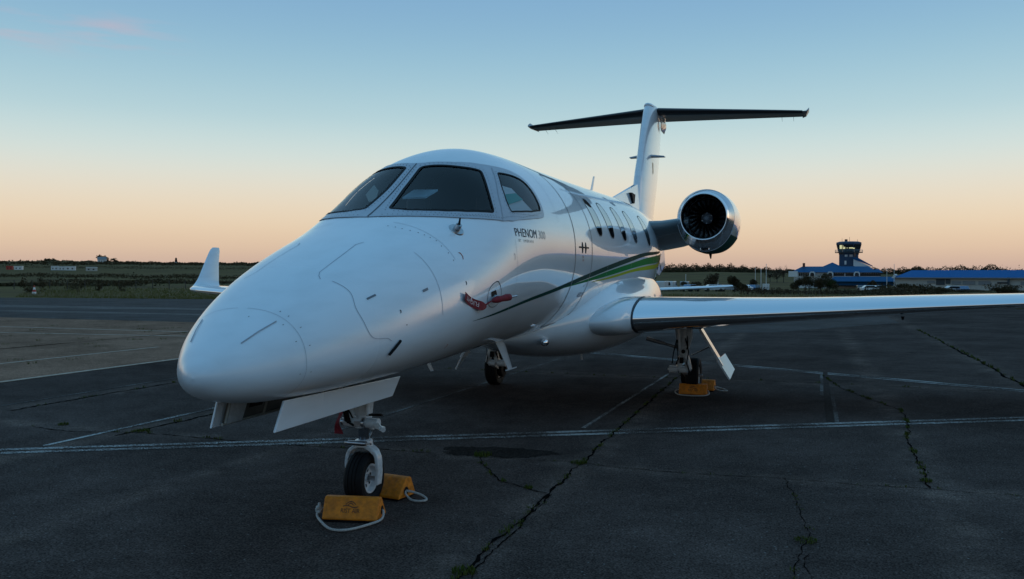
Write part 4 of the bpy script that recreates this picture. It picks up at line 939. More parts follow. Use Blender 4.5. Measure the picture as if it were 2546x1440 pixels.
b = MB(); b.box((.14, 1.77, .665), (.10, .03, .012)); b.tube((.06, 1.78, .66), (.19, 1.76, .67), .009, n=8); b.tube((-.09, 1.75, .70), (-.07, 1.76, .60), .016, n=8)
b.path([(-.08, 1.76, .80), (-.10, 1.73, .70), (-.09, 1.74, .62), (-.03, 1.76, .58)], .008, 6); b.path([(-.05, 1.75, .82), (-.065, 1.72, .72), (-.03, 1.74, .64)], .007, 6); b.build('hydraulic_lines', 'black', NG)
b = MB(); b.path([(.17, 1.74, .605), (.245, 1.66, .585)], .013, 8); b.box((.215, 1.69, .592), (.055, .05, .014), Matrix.Rotation(R_(-35), 3, 'Z')); b.build('tow_lug', 'white_gear', NG)
b = MB(); b.path([(.0, 1.90, .58), (.0, 1.98, .52), (.0, 1.91, .46)], .016, 8); b.build('torque_link', 'white_gear', NG)
# fork: a flat-sided arch over the tyre
arch = [(-.115, .235), (-.122, .30), (-.110, .365), (-.075, .405), (-.03, .425), (.03, .425), (.075, .405), (.110, .365), (.122, .30), (.115, .20), (.108, .15)]
b = MB(); cur = catmull(arch, 4); rows = []
for i, (x, z) in enumerate(cur):
    x0, z0 = cur[max(i - 1, 0)]; x1, z1 = cur[min(i + 1, len(cur) - 1)]; d = math.hypot(x1 - x0, z1 - z0) + 1e-9; nx, nz = -(z1 - z0) / d * .014, (x1 - x0) / d * .014
    wd = .045 if abs(x) < .1 else .036; yc = 1.845 + (.01 if z < .25 else 0)
    rows.append([(x + nx, yc - wd, z + nz), (x + nx, yc + wd, z + nz), (x - nx, yc + wd, z - nz), (x - nx, yc - wd, z - nz)])
b.loft(rows); b.tube((0, 1.85, .47), (0, 1.85, .42), .062, .07, 20); b.build('wheel_fork', 'white_gear', NG, smooth=40, bevel=.006)
def wheel(parent, c, D, wd, rimd, axis_out, name_t='tyre'):
    """tyre, rim and hub about a lateral axle"""
    R, h = D / 2, wd / 2; rr = rimd / 2
    pr = [(-h * .55, rr), (-h * .85, rr + (R - rr) * .18), (-h, R * .80), (-h * .93, R * .92), (-h * .72, R * .985), (-h * .42, R), (-h * .40, R * .975), (-h * .33, R * .975), (-h * .31, R),
          (-h * .04, R * 1.0), (-h * .03, R * .975), (h * .03, R * .975), (h * .04, R), (h * .31, R), (h * .33, R * .975), (h * .40, R * .975), (h * .42, R), (h * .72, R * .985), (h * .93, R * .92), (h, R * .80), (h * .85, rr + (R - rr) * .18), (h * .55, rr)]
    b = MB(); b.lathe(pr, c, 'x', 56, closed=True); b.build(name_t, 'rubber', parent, smooth=30)
    b = MB(); b.lathe([(-h * .72, rr * 1.06), (-h * .72, rr * .92), (-h * .25, rr * .80), (-h * .25, rr * .3), (-h * .5, rr * .28), (h * .5, rr * .28), (h * .25, rr * .3), (h * .25, rr * .80), (h * .72, rr * .92), (h * .72, rr * 1.06)], c, 'x', 40, closed=True); b.build('rim', 'alu_rim', parent, smooth=40)
    b = MB()
    for k in range(6):
        a = math.pi * k / 3 + .3
        for q in (-1, 1): b.tube((c[0] + q * h * .20, c[1] + rr * .56 * math.cos(a), c[2] + rr * .56 * math.sin(a)), (c[0] + q * h * .262, c[1] + rr * .56 * math.cos(a), c[2] + rr * .56 * math.sin(a)), rr * .14, n=12)
    b.build('rim_holes', 'black', parent, kind='stuff')
    b = MB(); b.tube((c[0] - h * 1.35, c[1], c[2]), (c[0] + h * 1.35, c[1], c[2]), rr * .17, n=16); b.build('axle', 'steel', parent)
wheel(NG, (0, 1.855, .190), .38, .155, .20, 1)
# nose gear doors: port one seen from outside, starboard one from inside
def plate(name, quad, n_off, m, parent, th=.018, m_in=None):
    P = [Vector(p) for p in quad]; nn = (P[1] - P[0]).cross(P[3] - P[0]).normalized() * th; b = MB()
    b.add(P + [p + nn for p in P], [(3, 2, 1, 0), (4, 5, 6, 7)] + [(i, (i + 1) % 4, 4 + (i + 1) % 4, 4 + i) for i in range(4)])
    return b.build(name, m, parent, smooth=0, bevel=.004)
for sd in (1, -1):
    q = [(sd * .215, .495, .942), (sd * .215, 1.985, .922), (sd * .205, 1.875, .79), (sd * .205, .415, .772)]
    d_ = plate('nose_gear_door', q, 0, 'white', JET, th=.014 * -sd)
    q2 = [(sd * .193, .55, .93), (sd * .193, 1.93, .912), (sd * .183, 1.83, .80), (sd * .183, .48, .785)]
    b = MB(); P = [Vector(p) for p in q2]; b.add(P, [(0, 1, 2, 3)])
    b.build('inner_skin', 'tan_door', d_, smooth=0)
    b = MB()
    for t in (.02, .30, .62, .97):
        a = P[0].lerp(P[1], t); c = P[3].lerp(P[2], t); b.tube(a, c, .010, n=6)
    b.tube(P[3], P[2], .009, n=6); b.build('door_ribs', 'inner_door', d_)
    if sd < 0:
        b = MB(); a = P[0].lerp(P[1], .02); c = P[0].lerp(P[1], .14); e = P[3].lerp(P[2], .13); g_ = P[3].lerp(P[2], .02); off = Vector((.012, 0, 0))
        b.add([a + off, c + off, e + off, g_ + off], [(0, 1, 2, 3)]); b.build('hinge_bracket', 'white_gear', d_, smooth=0)
        b = MB(); a = P[0].lerp(P[1], .16); c = P[0].lerp(P[1], .26); e = P[3].lerp(P[2], .26).lerp(c, .45); g_ = P[3].lerp(P[2], .16).lerp(a, .45); b.add([p + off for p in (a, c, e, g_)], [(0, 1, 2, 3)]); b.build('door_cutout', 'black', d_, smooth=0)
    b = MB()
    for s in (.95, 1.45): b.path([(sd * .205, s, .935), (sd * .17, s, .955)], .010, 6)
    b.build('door_hinge', 'white_gear', d_)
patch('nose_gear_bay_dark', [(.50, math.pi - .26), (1.98, math.pi - .24), (1.98, math.pi + .24), (.50, math.pi + .26)], [], 'black', HULL, .0015, step=.1)  # flat black patch on the skin paints the dark of the open bay

# ---- main gear
for sd in (1, -1):
    x = 1.40 * sd; xw = 1.49 * sd
    b = MB(); b.tube((x, 8.42, 1.02), (x, 8.40, .54), .078, .064, 20); b.loft([[(x + u * .075, 8.42 + v * .07, z) for u, v in ((-1.4, -1), (1.4, -1), (1.4, 1), (-1.4, 1))] for z in (1.0, .80)] + [[(x + u * .045, 8.41 + v * .05, .60) for u, v in ((-1, -1), (1, -1), (1, 1), (-1, 1))]])
    b.path([(x, 8.40, .58), (x - sd * .05, 8.38, .48), (x - sd * .075, 8.38, .37)], [.055, .042, .038], 10); b.path([(x, 8.40, .58), (x + sd * .05, 8.38, .48), (x + sd * .075, 8.38, .37)], [.055, .042, .038], 10)
    b.box((x, 8.45, .90), (.20, .16, .18)); b.tube((x - sd * .09, 8.36, .93), (x - sd * .055, 8.36, .62), .03, .024, 12)
    MG = b.build('main_gear_leg', 'white_gear', JET, smooth=40)
    b = MB(); b.lathe([(-.05, .115), (-.02, .13), (.03, .13), (.04, .06), (-.05, .06)], (xw - sd * .115, 8.735, .252), 'x', 24, closed=True); b.build('brake_stack', 'black', MG)
    b = MB(); b.box((x - sd * .02, 8.30, .50), (.05, .05, .08)); b.path([(x + sd * .03, 8.32, .80), (x + sd * .075, 8.29, .62), (x + sd * .05, 8.30, .46), (x + sd * .09, 8.34, .32)], .009, 6); b.path([(x - sd * .09, 8.32, .78), (x - sd * .13, 8.30, .60), (x - sd * .15, 8.31, .45)], .008, 6); b.build('brake_hoses', 'black', MG)
    b = MB(); b.tube((x - sd * .20, 8.38, .365), (x - sd * .085, 8.38, .365), .048, n=18); b.tube((x - sd * .055, 8.38, .365), (x + sd * .055, 8.38, .365), .045, n=18); b.tube((x - sd * .22, 8.38, .365), (x + sd * .1, 8.38, .365), .018, n=12)
    b.loft([[(x + u * .03, 8.38, .365 + v * .045) for u, v in ((-1, -1), (1, -1), (1, 1), (-1, 1))], [(x + sd * .02 + u * .03, 8.74, .25 + v * .045) for u, v in ((-1, -1), (1, -1), (1, 1), (-1, 1))]]); b.build('trailing_arm', 'white_gear', MG, smooth=40)
    b = MB(); b.tube((x, 8.33, .62), (x, 8.375, .62), .055, n=22); b.build('pivot_boss', 'white_gear', MG)
    b = MB(); b.tube((x, 8.315, .62), (x, 8.335, .62), .028, n=16); b.path([(x - sd * .06, 8.36, .9), (x - sd * .09, 8.33, .7), (x - sd * .07, 8.33, .52), (x - sd * .10, 8.34, .44)], .010, 6); b.path([(x + sd * .05, 8.36, .85), (x + sd * .06, 8.33, .7), (x + sd * .03, 8.34, .62)], .008, 6); b.build('brake_lines', 'black', MG)
    b = MB(); b.tube((x - sd * .05, 8.40, .655), (x - sd * .36, 8.40, .74), .020, n=14); b.tube((x - sd * .30, 8.40, .723), (x - sd * .52, 8.40, .78), .028, n=14); b.build('side_brace', 'steel', MG)
    b = MB(); b.tube((x + sd * .02, 8.46, .56), (x + sd * .05, 8.72, .32), .026, n=14); b.build('shock_absorber', 'piston', MG)
    wheel(MG, (xw, 8.735, .252), .505, .185, .27, sd)
    # leg door with a flared foot
    b = MB(); q = [((sd * 1.60, 8.36, .92)), (sd * 1.60, 8.60, .92), (sd * 1.90, 8.62, .42), (sd * 1.90, 8.38, .42)]
    P = [Vector(p) for p in q]; nn = Vector((sd * .028, 0, .015)); b.add(P + [p + nn for p in P], [(0, 1, 2, 3), (7, 6, 5, 4)] + [(i, (i + 1) % 4, 4 + (i + 1) % 4, 4 + i) for i in range(4)])
    GD = b.build('main_gear_door', 'white', JET, smooth=0, bevel=.004)
    q = [(sd * 1.84, 8.36, .50), (sd * 1.90, 8.78, .56), (sd * 2.03, 8.80, .34), (sd * 2.00, 8.42, .235)]; P = [Vector(p) for p in q]; nn = Vector((sd * .02, 0, .012)); b = MB()
    b.add(P + [p + nn for p in P], [(0, 1, 2, 3), (7, 6, 5, 4)] + [(i, (i + 1) % 4, 4 + (i + 1) % 4, 4 + i) for i in range(4)]); b.build('door_foot', 'white', GD, smooth=0, bevel=.004)
    b = MB(); b.path([(x + sd * .08, 8.6, .55), (sd * 1.74, 8.6, .68)], .010, 6); b.build('door_rod', 'steel', GD)
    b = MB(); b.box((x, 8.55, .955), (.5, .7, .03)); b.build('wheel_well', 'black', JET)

# ---- antennas, probes, lights
def blade(name, root, tip, c0, c1, th, m='white', parent=JET):
    b = MB(); rows = []
    for p, c in ((root, c0), (tip, c1)):
        rows.append([(p[0] + u * th, p[1] + v * c, p[2]) for u, v in ((0, 0), (1, .35), (.6, .8), (0, 1), (-.6, .8), (-1, .35))])
    b.loft(rows); return b.build(name, m, parent, smooth=40)
o = blade('belly_antenna', (.10, 4.36, .995), (.10, 4.74, .69), .26, .14, .014); b = MB(); b.box((.10, 4.84, .685), (.012, .34, .012)); b.build('antenna_foot', 'white', o)
blade('small_antenna', (.10, 2.70, .955), (.10, 2.80, .868), .085, .06, .012)
blade('roof_antenna', (0, 8.62, 2.83), (0, 8.85, 3.12), .16, .10, .012)
blade('belly_strake', (0, 8.3, .63), (0, 8.62, .54), .35, .05, .02)
b = MB(); b.tube((.22, 7.3, .66), (.22, 7.34, .56), .012, n=8); b.build('drain_mast', 'white', JET)
b = MB(); b.lathe([(-.02, .03), (.0, .035), (.02, .02)], (.0, 3.1, .955), 'z', 16); b.build('beacon', 'cwhite', JET)
P = fpt(2.09, ang(2.09, 1.985), .0); n_ = Vector(fus_n(2.09, ang(2.09, 1.985))); P = Vector(P)
b = MB(); b.tube(P - n_ * .005, P + n_ * .006, .062, .055, 24); PR = b.build('probe_base', 'steel', JET)
b = MB(); b.tube(P + n_ * .004, P + n_ * .05, .027, .022, 14); b.build('air_data_probe', 'steel', PR); b = MB(); b.tube(P + n_ * .045, P + n_ * .055 + Vector((0, .01, .045)), .010, .006, 10); b.build('probe_vane', 'black', PR)
P2 = Vector(fpt(2.31, ang(2.31, 1.495), 0)); n2 = Vector(fus_n(2.31, ang(2.31, 1.495)))
b = MB(); b.tube(P2, P2 + n2 * .06, .020, .015, 12); b.tube(P2 + n2 * .055 + Vector((.03, .12, .005)), P2 + n2 * .055 + Vector((.048, .215, .012)), .008, n=10); b.build('pitot_probe', 'steel', JET)
b = MB(); a_ = ang(1.07, 1.215); b.path([fpt(1.02, a_ + .10, .008), fpt(1.05, a_, .012), fpt(1.10, a_ - .09, .008)], .009, 6); b.build('ice_detector', 'black', JET)
b = MB()      # scoop with a light on the fairing
px, ps, pz = .43, 4.93, .96
b.lathe([(-.05, .012), (-.02, .035), (.05, .04), (.14, .02)], (px, ps, pz), 'y', 16); b.build('inspection_light', 'chrome', FAIR)

# ---- red covers and streamers (hang on the jet, can be taken off)
COV = empty('pitot_cover', tuple(P2 + n2 * .1)); tag(COV, 'padded dark red cover sleeve over the probe below the cockpit side', 'probe cover')
c0 = P2 + n2 * .055
b = MB(); b.path([c0 + Vector((-.03, -.12, -.02)), c0 + Vector((-.025, -.095, -.015)), c0 + Vector((-.01, -.05, -.008)), c0 + Vector((0.005, 0.0, -.004)), c0 + Vector((.02, .06, .004)), c0 + Vector((.03, .10, .006)), c0 + Vector((.035, .12, .008))], [.005, .018, .027, .022, .027, .026, .008], 14); b.build('sleeve', 'red_cloth', COV, smooth=60)
b = MB(); b.path([c0 + Vector((-.03, -.14, -.02)), c0 + Vector((-.05, -.17, -.04)), c0 + Vector((-.07, -.22, -.055))], .005, 6); b.build('cord', 'red_cloth', COV)
ST = empty('warning_streamer', tuple(c0 + Vector((-.02, -.22, -.07)))); tag(ST, 'red flight warning streamer with white print blown flat along the fuselage', 'streamer')
def streamer(p_of, n, w, m, parent, txt=None):
    b = MB(); V = []
    for i in range(n + 1):
        c, up = p_of(i / n); V += [c + up * w(i / n) / 2, c - up * w(i / n) / 2]
    b.add(V, [(2 * i, 2 * i + 1, 2 * i + 3, 2 * i + 2) for i in range(n)]); o = b.build('streamer_cloth', m, parent, smooth=180)
    return o
def st_p(t):
    s = 2.155 - .36 * t; z = 1.435 + .078 * t - .022 * math.sin(t * math.pi) ; a = ang(s, z)
    return Vector(fpt(s, a, .012 + .012 * math.sin(t * 7))), Vector((0, .18, .98))
streamer(st_p, 24, lambda t: .015 + .052 * min(1, t * 3.2) * (1 - .15 * max(0, t - .8) * 5), 'red_cloth', ST)
vs, fs = text_mesh('FLIGHT', .045, 1.0); xm = max(v[0] for v in vs); V = []
for x, y, _ in vs:      # the ribbon hangs upside down, so its print does too
    t = .42 + .52 * (1 - (1 - x / xm)); c, up = st_p(t); V.append(c + up * (.016 - y) + Vector((.006, -.002, 0)))
b = MB(); b.add(V, fs); b.build('streamer_print', 'white_txt', ST, smooth=0)
ST2 = empty('warning_streamer', (-.10, 1.74, .68)); tag(ST2, 'dark red streamer hanging straight down beside the nose gear leg', 'streamer')
b = MB(); V = []
for i in range(13):
    t = i / 12; V += [(-.122 - .018 - .010 * t + .010 * math.sin(t * 5) - .02 * t, 1.73 + .012 * math.sin(t * 8), .72 - .20 * t), (-.122 + .014 + .010 * math.sin(t * 6 + 1) , 1.72 + .014 * math.sin(t * 7 + 1), .72 - .20 * t)]
b.add(V, [(2 * i, 2 * i + 1, 2 * i + 3, 2 * i + 2) for i in range(12)]); b.build('streamer_cloth', 'red_cloth', ST2, smooth=180)

# ================================================================== CHOCKS
def chock(loc, rz, label, knot=True, loop=.40, side=-1, txt=True, rope=True):
    root = empty('wheel_chock', loc, rz); tag(root, label, 'chock', 'yellow wheel chocks')
    b = MB(); b.prism([(-.10, .012), (.115, .012), (.115, .03), (.02, .148), (.0, .155), (-.035, .155), (-.05, .145), (-.105, .025)], 'x', -.19, .19); b.build('block', 'yellow', root, smooth=0, bevel=.007, world=False)
    b = MB(); b.box((0, .005, .007), (.36, .20, .014)); b.build('rubber_pad', 'black', root, world=False)
    for q in (-1, 1):
        b = MB(); b.tube((q * .1905, .02, .06), (q * .192, .02, .06), .030, n=14); b.build('rope_hole', 'black', root, world=False)
    if rope:
        pts = catmull([(-.185, .02, .06), (-.235, .0, .055), (-.245, -.045 * 1, .03), (-.19, -.13, .012), (-.06, -.10 - loop * .5, .012), (.06, -.10 - loop * .5, .012), (.17, -.14, .012), (.215, -.07, .025), (.205, .0, .055), (.185, .02, .06)], 6)
        if side > 0: pts = catmull([(-.185, .02, .06), (-.24, .0, .052), (-.31, -.015, .032), (-.365, .01, .014), (-.35, .06, .012), (-.28, .075, .014), (-.215, .05, .035), (-.186, .025, .058)], 6)
        b = MB(); b.path(pts, .0085, 8); b.build('rope', 'rope', root, smooth=60, world=False)
        if knot:
            k = pts[8]; kp = catmull([(k[0] - .012, k[1] - .02, k[2] - .01), (k[0] + .018, k[1], k[2] + .012), (k[0] - .016, k[1] + .012, k[2] + .02), (k[0] + .006, k[1] - .022, k[2] + .022), (k[0] - .018, k[1] + .0, k[2] + .006), (k[0] + .014, k[1] - .022, k[2] - .004), (k[0] - .004, k[1] + .02, k[2] + .045)], 5)
            b = MB(); b.path(kp, .011, 8); b.build('knot', 'rope', root, smooth=60, world=False)
    if txt:
        dk = mat('dark_moulded_print', (.085, .028, .012), .7)
        def onface(u, v): return (u, -.1085 + .056 * (v - .02) / .12 - .001, v)       # on the sloping face
        vs, fs = text_mesh('RIST AIR', .036, 1.0); x0 = max(v[0] for v in vs) / 2
        b = MB(); b.add([onface(x - x0, .062 + y) for x, y, _ in vs], fs)
        arcs = [[(-.052 + .104 * t, .100 + .006 * math.sin(t * 6.28)) for t in np.linspace(0, 1, 12)], [(-.035 + .07 * t, .112 + .018 * math.sin(t * 3.14)) for t in np.linspace(0, 1, 10)], [(-.018 + .036 * t, .108 + .012 * math.sin(t * 3.14)) for t in np.linspace(0, 1, 8)]]
        for A_ in arcs:
            V = [onface(u, v + .0028) for u, v in A_] + [onface(u, v - .0028) for u, v in A_]; n = len(A_); b.add(V, [(i, i + 1, n + i + 1, n + i) for i in range(n - 1)])
        b.build('maker_print', dk, root, smooth=0, world=False)
    return root
chock((.125, 1.48, .004), R_(11), 'yellow chock in front of the nose wheel with knotted white rope')
chock((.045, 2.12, .004), R_(171), 'yellow chock behind the nose wheel, half hidden by the tyre', knot=False, txt=False, side=1, loop=.1)
chock((1.51, 8.55, .004), R_(3), 'yellow chock in front of the main wheel under the right hand wing', knot=False, loop=.2)
chock((1.56, 9.08, .004), R_(177), 'yellow chock behind the main wheel under the right hand wing', knot=False, txt=False, side=1)

# ================================================================== BEYOND THE APRON
def gz(x, y): return float(terrain(x, y))
def foliage(b, c, rad, n, size, r, lump=5, squash=1.0):
    """leaf-sized faces scattered through a lumpy volume round c"""
    cs = [(r.gauss(0, .45) * rad[0], r.gauss(0, .45) * rad[1], r.uniform(-.55, .6) * rad[2], r.uniform(.35, .62)) for _ in range(lump)]
    for _ in range(n):
        k = r.choice(cs); u = Vector((r.gauss(0, 1), r.gauss(0, 1), r.gauss(0, 1))).normalized() * (r.random() ** .4) * k[3]
        p = Vector((c[0] + k[0] + u.x * rad[0], c[1] + k[1] + u.y * rad[1], max(c[2] - rad[2] * .98, c[2] + k[2] + u.z * rad[2])))
        s = size * r.uniform(.5, 1.3); a = Vector((r.gauss(0, 1), r.gauss(0, 1), r.gauss(0, 1))).normalized(); t = a.orthogonal().normalized(); q = a.cross(t)
        b.add([p + t * s, p - t * s * .5 + q * s * .8, p - t * s * .5 - q * s * .8], [(0, 1, 2)])
def tree(name, xy, h, w, label, m='leaf', cat='tree', group='trees round the airfield', trunk=.10, n=900, seed=1, bare=False, sz=None):
    r = random.Random(seed); z = gz(*xy); root = empty(name, (xy[0], xy[1], z)); tag(root, label, cat, group)
    b = MB(); tw = max(.06, w * .035); b.tube((0, 0, -.3), (0, 0, h * (trunk + .25)), tw, tw * .6, 7)
    for k in range(7 if not bare else 16):
        a = r.uniform(0, 6.28); z0 = h * r.uniform(trunk, .6); l = w * r.uniform(.25, .5); p1 = Vector((math.cos(a) * l * .5, math.sin(a) * l * .5, z0 + h * .18)); p2 = Vector((math.cos(a) * l, math.sin(a) * l, min(h * .98, z0 + h * .4)))
        b.path([(0, 0, z0), p1, p2], [tw * .5, tw * .35, tw * .15], 5)
        if bare:
            for _ in range(5):
                q = p1.lerp(p2, r.random()); b.path([q, q + Vector((r.uniform(-1, 1) * w * .15, r.uniform(-1, 1) * w * .15, h * r.uniform(.08, .22)))], [tw * .18, tw * .06], 4)
    b.build('trunk', 'bark', root, smooth=60, world=False)
    b = MB(); foliage(b, (0, 0, h * (.5 + trunk / 2)), (w / 2, w / 2, h * (1 - trunk) / 2), n if not bare else n // 4, sz or max(.12, w * .05), r, lump=9); b.build('crown', m, root, smooth=0, world=False)
    return root
def shrub(name, xy, h, w, label, m='leaf', seed=1, n=420, group='shrubs round the airfield', depth=None):
    r = random.Random(seed); z = gz(*xy); b = MB(); foliage(b, (0, 0, h * .45), (w / 2, (depth or w) / 2, h * .55), n, max(.07, min(w, h) * .07), r, lump=8)
    o = b.build(name, m, None, smooth=0); o.location = (xy[0], xy[1], z); tag(o, label, 'shrub', group); return o

ORD = ['first', 'second', 'third', 'fourth', 'fifth', 'sixth', 'seventh', 'eighth', 'ninth', 'tenth', 'eleventh', 'twelfth', 'thirteenth', 'fourteenth', 'fifteenth', 'sixteenth']
# ---- meadow grass behind the pavement edge, near reeds singled out by density
b = MB(); bd = MB(); r = random.Random(11)
for i in range(15000):
    y = 46.6 + 38 * r.random() ** 1.5; x = r.uniform(-.98 * y - 8, .32 * y + 6)
    if x < -40 and y < 46: continue
    h = r.uniform(.06, .16) * (1 + .4 * (y - 46) / 30); dry = (math.sin(x * .23 + 1.7) + math.sin(y * .31 + x * .05)) > .55
    if dry: h *= r.uniform(1.4, 2.6)
    (bd if dry and r.random() < .75 else b).add([(x - .05, y, gz(x, y) - .02), (x + .05, y, gz(x, y) - .02), (x + r.uniform(-.12, .12), y + r.uniform(-.05, .05), gz(x, y) + h)], [(0, 1, 2)])
tag(b.build('meadow_grass', 'blade_green', smooth=0), 'short green grass along the far pavement edge', 'grass', kind='stuff')
tag(bd.build('dry_grass', 'blade_dry', smooth=0), 'tall dry grass stalks in the meadow beyond the apron', 'grass', kind='stuff')
# ---- heather and scrub that reads as dark bands
def band(name, label, rows, m, n, size, seed):
    r = random.Random(seed); b = MB()
    for _ in range(n):
        u0, d0, u1, d1, h, sp = r.choice(rows); t = r.random(); p = np.array(u0) * (1 - t) + np.array(u1) * t; x, y = p[0] + r.gauss(0, sp), p[1] + r.gauss(0, sp)
        lump = .55 + .45 * math.sin(x * .31) * math.sin(y * .23 + 1) ; z = gz(x, y) + h * max(.12, lump) * r.random() ** .7; s = size * r.uniform(.5, 1.3)
        a = Vector((r.gauss(0, 1), r.gauss(0, 1), r.gauss(0, 1))).normalized(); tt = a.orthogonal().normalized(); q = a.cross(tt); c = Vector((x, y, z))
        b.add([c + tt * s, c - tt * s * .5 + q * s * .8, c - tt * s * .5 - q * s * .8], [(0, 1, 2)])
    return tag(b.build(name, m, smooth=0), label, 'scrub', kind='stuff')
band('heath_scrub', 'dark low heath scrub in bands across the left fields', [((-105.16, 86.08), 0, (-88.51, 97.05), 0, .6, 2.2), ((-115.29, 114.33), 0, (-85.59, 129.75), 0, .7, 4), ((-186.32, 153.48), 0, (-114.80, 167.34), 0, 1.0, 8), ((-375.70, 310.76), 0, (-226.20, 361.80), 0, 1.0, 16)], 'leaf', 15000, .22, 5)
band('ridge_scrub', 'dark bushes along the skyline of the left hand dunes', [((-634.28, 518.38), 0, (-509.70, 560.91), 0, 1.8, 7), ((-526.27, 565.82), 0, (-391.55, 590.68), 0, 1.6, 7), ((-506.81, 413.94), 0, (-317.21, 478.68), 0, 1.6, 22), ((-433.48, 576.37), 0, (-231.15, 613.75), 0, 2.0, 8)], 'leaf', 12000, .8, 6)
band('far_wood', 'dark pine wood on the horizon behind the car park', [((-141.92, 792.17), 0, (-72.47, 815.88), 0, 9.0, 9), ((-121.37, 778.05), 0, (-55.11, 821.81), 0, 8.0, 9), ((-72.47, 815.88), 0, (-37.74, 827.74), 0, 6.0, 8), ((-44.69, 825.37), 0, (-2.87, 818.51), 0, 3.6, 8)], 'leaf', 26000, .6, 7)
band('far_wood', 'dark wood on the horizon between tower and hangar', [((34.31, 683.25), 0, (75.98, 697.48), 0, 5.0, 6), ((64.87, 693.68), 0, (89.87, 702.22), 0, 6.0, 6), ((100.99, 706.01), 0, (134.32, 717.40), 0, 7.0, 5), ((131.55, 716.45), 0, (164.88, 727.83), 0, 3.5, 6)], 'leaf', 14000, .5, 8)
band('meadow_scrub', 'brown weeds and reeds in front of the terminal', [((-3.78, 99.56), 0, (12.65, 109.40), 0, .75, 1.2), ((-0.07, 127.25), 0, (15.69, 127.35), 0, 1.0, 2)], 'leaf_brown', 7000, .12, 9)
for i in range(14):
    u = [0.02, .05, .11, .16, .22, .27, .33, .4, .46, .55, .62, .7, .8, .92][i]
    p = np.array((-4.03, 91.02)) * (1 - u) + np.array((9.97, 102.14)) * u
    shrub('reed_clump', (p[0], p[1] + (i * 37 % 5) * .8), .75 + .08 * (i * 53 % 6), .35 + .08 * (i * 29 % 4), 'thin dark reed clump in the grass above the wing, %s from the left' % ORD[i], 'leaf_brown', seed=100 + i, n=120, group='reed clumps')
for i, (u, d, h, w, lab) in enumerate([(66, 75, 1.5, 1.3, 'dark thorny shrub standing just left of the traffic cone'), (104, 82, 1.9, .8, 'thin upright shrub just right of the traffic cone'), (245, 84, 1.1, .6, 'small upright shrub in the left meadow, far from the cone'),
        (268, 88, 1.0, .9, 'small bushy shrub nearest the far winglet in the left meadow'), (180, 86, .9, 1.6, 'low spreading shrub in the left meadow under the white trailers')]):
    p = {66: (-60.48, 53.78), 104: (-65.06, 59.62), 245: (-61.58, 62.92), 268: (-62.55, 66.81), 180: (-65.54, 63.68)}[u]; shrub('meadow_shrub', p, h, w, lab, 'leaf', seed=60 + i, n=260)
# thin fence posts in the left meadow
for i in range(16):
    p = np.array((-84.96, 71.85)) * (1 - i / 15) + np.array((-62.46, 87.98)) * (i / 15); b = MB(); b.tube((0, 0, -.1), (0, 0, 1.05), .05, .045, 6); b.box((0, 0, 1.06), (.1, .1, .03))
    o = b.build('fence_post', 'bark'); o.location = (p[0], p[1], gz(*p)); tag(o, 'thin dark wooden post across the left meadow, %s from the left' % ORD[i], 'post', 'meadow fence posts')

# ---- traffic cone by the taxiway
p = (-58.60, 52.84); T_ = empty('traffic_cone', (p[0], p[1], gz(*p))); tag(T_, 'red and white striped cone standing on the grass at far left', 'cone')
b = MB(); b.box((0, 0, .03), (.5, .5, .06)); b.build('base', 'black', T_, world=False, bevel=.01)
zz = [.06, .26, .46, .64, .80]; rr = [.20, .155, .11, .07, .035]
for i in range(4):
    b = MB(); b.lathe([(zz[i], rr[i]), (zz[i + 1], rr[i + 1])], (0, 0, 0), 'z', 20); b.build('cone_band', 'cwhite' if i % 2 == 0 else 'red', T_, world=False)

# ---- site cabins, house and lighthouse on the left skyline
def cabin(xy, w, h, d, m, label, rz=0):
    root = empty('site_cabin', (xy[0], xy[1], gz(*xy) - .2), rz); tag(root, label, 'cabin', 'cabins on the far field')
    b = MB(); b.box((0, 0, h / 2), (w, d, h)); b.build('cabin_wall', m, root, world=False)
    b = MB(); b.prism([(-w / 2 - .1, h), (w / 2 + .1, h), (w / 2, h + .25), (-w / 2, h + .25)], 'y', -d / 2 - .1, d / 2 + .1); b.build('roof', 'cwhite' if m != 'red' else m, root, world=False)
    for k in (-.25, .2):
        b = MB(); b.box((k * w, -d / 2 - .01, h * .55), (w * .16, .05, h * .32)); b.build('window', 'house_glass', root, world=False)
for u, w, h, m, lab in [(25, 2.3, 1.4, 'red', 'red cabin at the far left end of the cabin row'), (47, 2.9, 1.4, 'cwhite', 'white cabin right beside the red one'), (137, 2.6, 1.6, 'cwhite', 'left one of three white cabins standing together'),
                        (155, 2.4, 1.5, 'cwhite', 'middle one of three white cabins standing together'), (176, 3.6, 1.6, 'cwhite', 'right and longest of three white cabins standing together'), (228, 3.9, 1.5, 'hangar_wall', 'cream cabin standing alone right of the white ones')]:
    p = {25: (-299.66, 262.74), 47: (-296.32, 263.88), 137: (-282.64, 268.55), 155: (-279.91, 269.48), 176: (-276.72, 270.57), 228: (-264.93, 269.31)}[u]; cabin(p, w, h, 2.4, m, lab, R_(40))
p = (-525.13, 545.07); H_ = empty('farm_house', (p[0], p[1], gz(*p) - .5), R_(35)); tag(H_, 'white gabled house among trees on the left skyline', 'house')
b = MB(); b.box((0, 0, 1.6), (6, 4, 3.2)); b.build('wall', 'house_white', H_, world=False)
b = MB(); b.prism([(-2.3, 3.2), (2.3, 3.2), (0, 5.2)], 'x', -3.2, 3.2); b.build('roof', 'grey_panel', H_, world=False)
for k in (-1.8, 0, 1.8): b = MB(); b.box((k, -2.02, 1.7), (.8, .06, 1.1)); b.build('window', 'house_glass', H_, world=False)
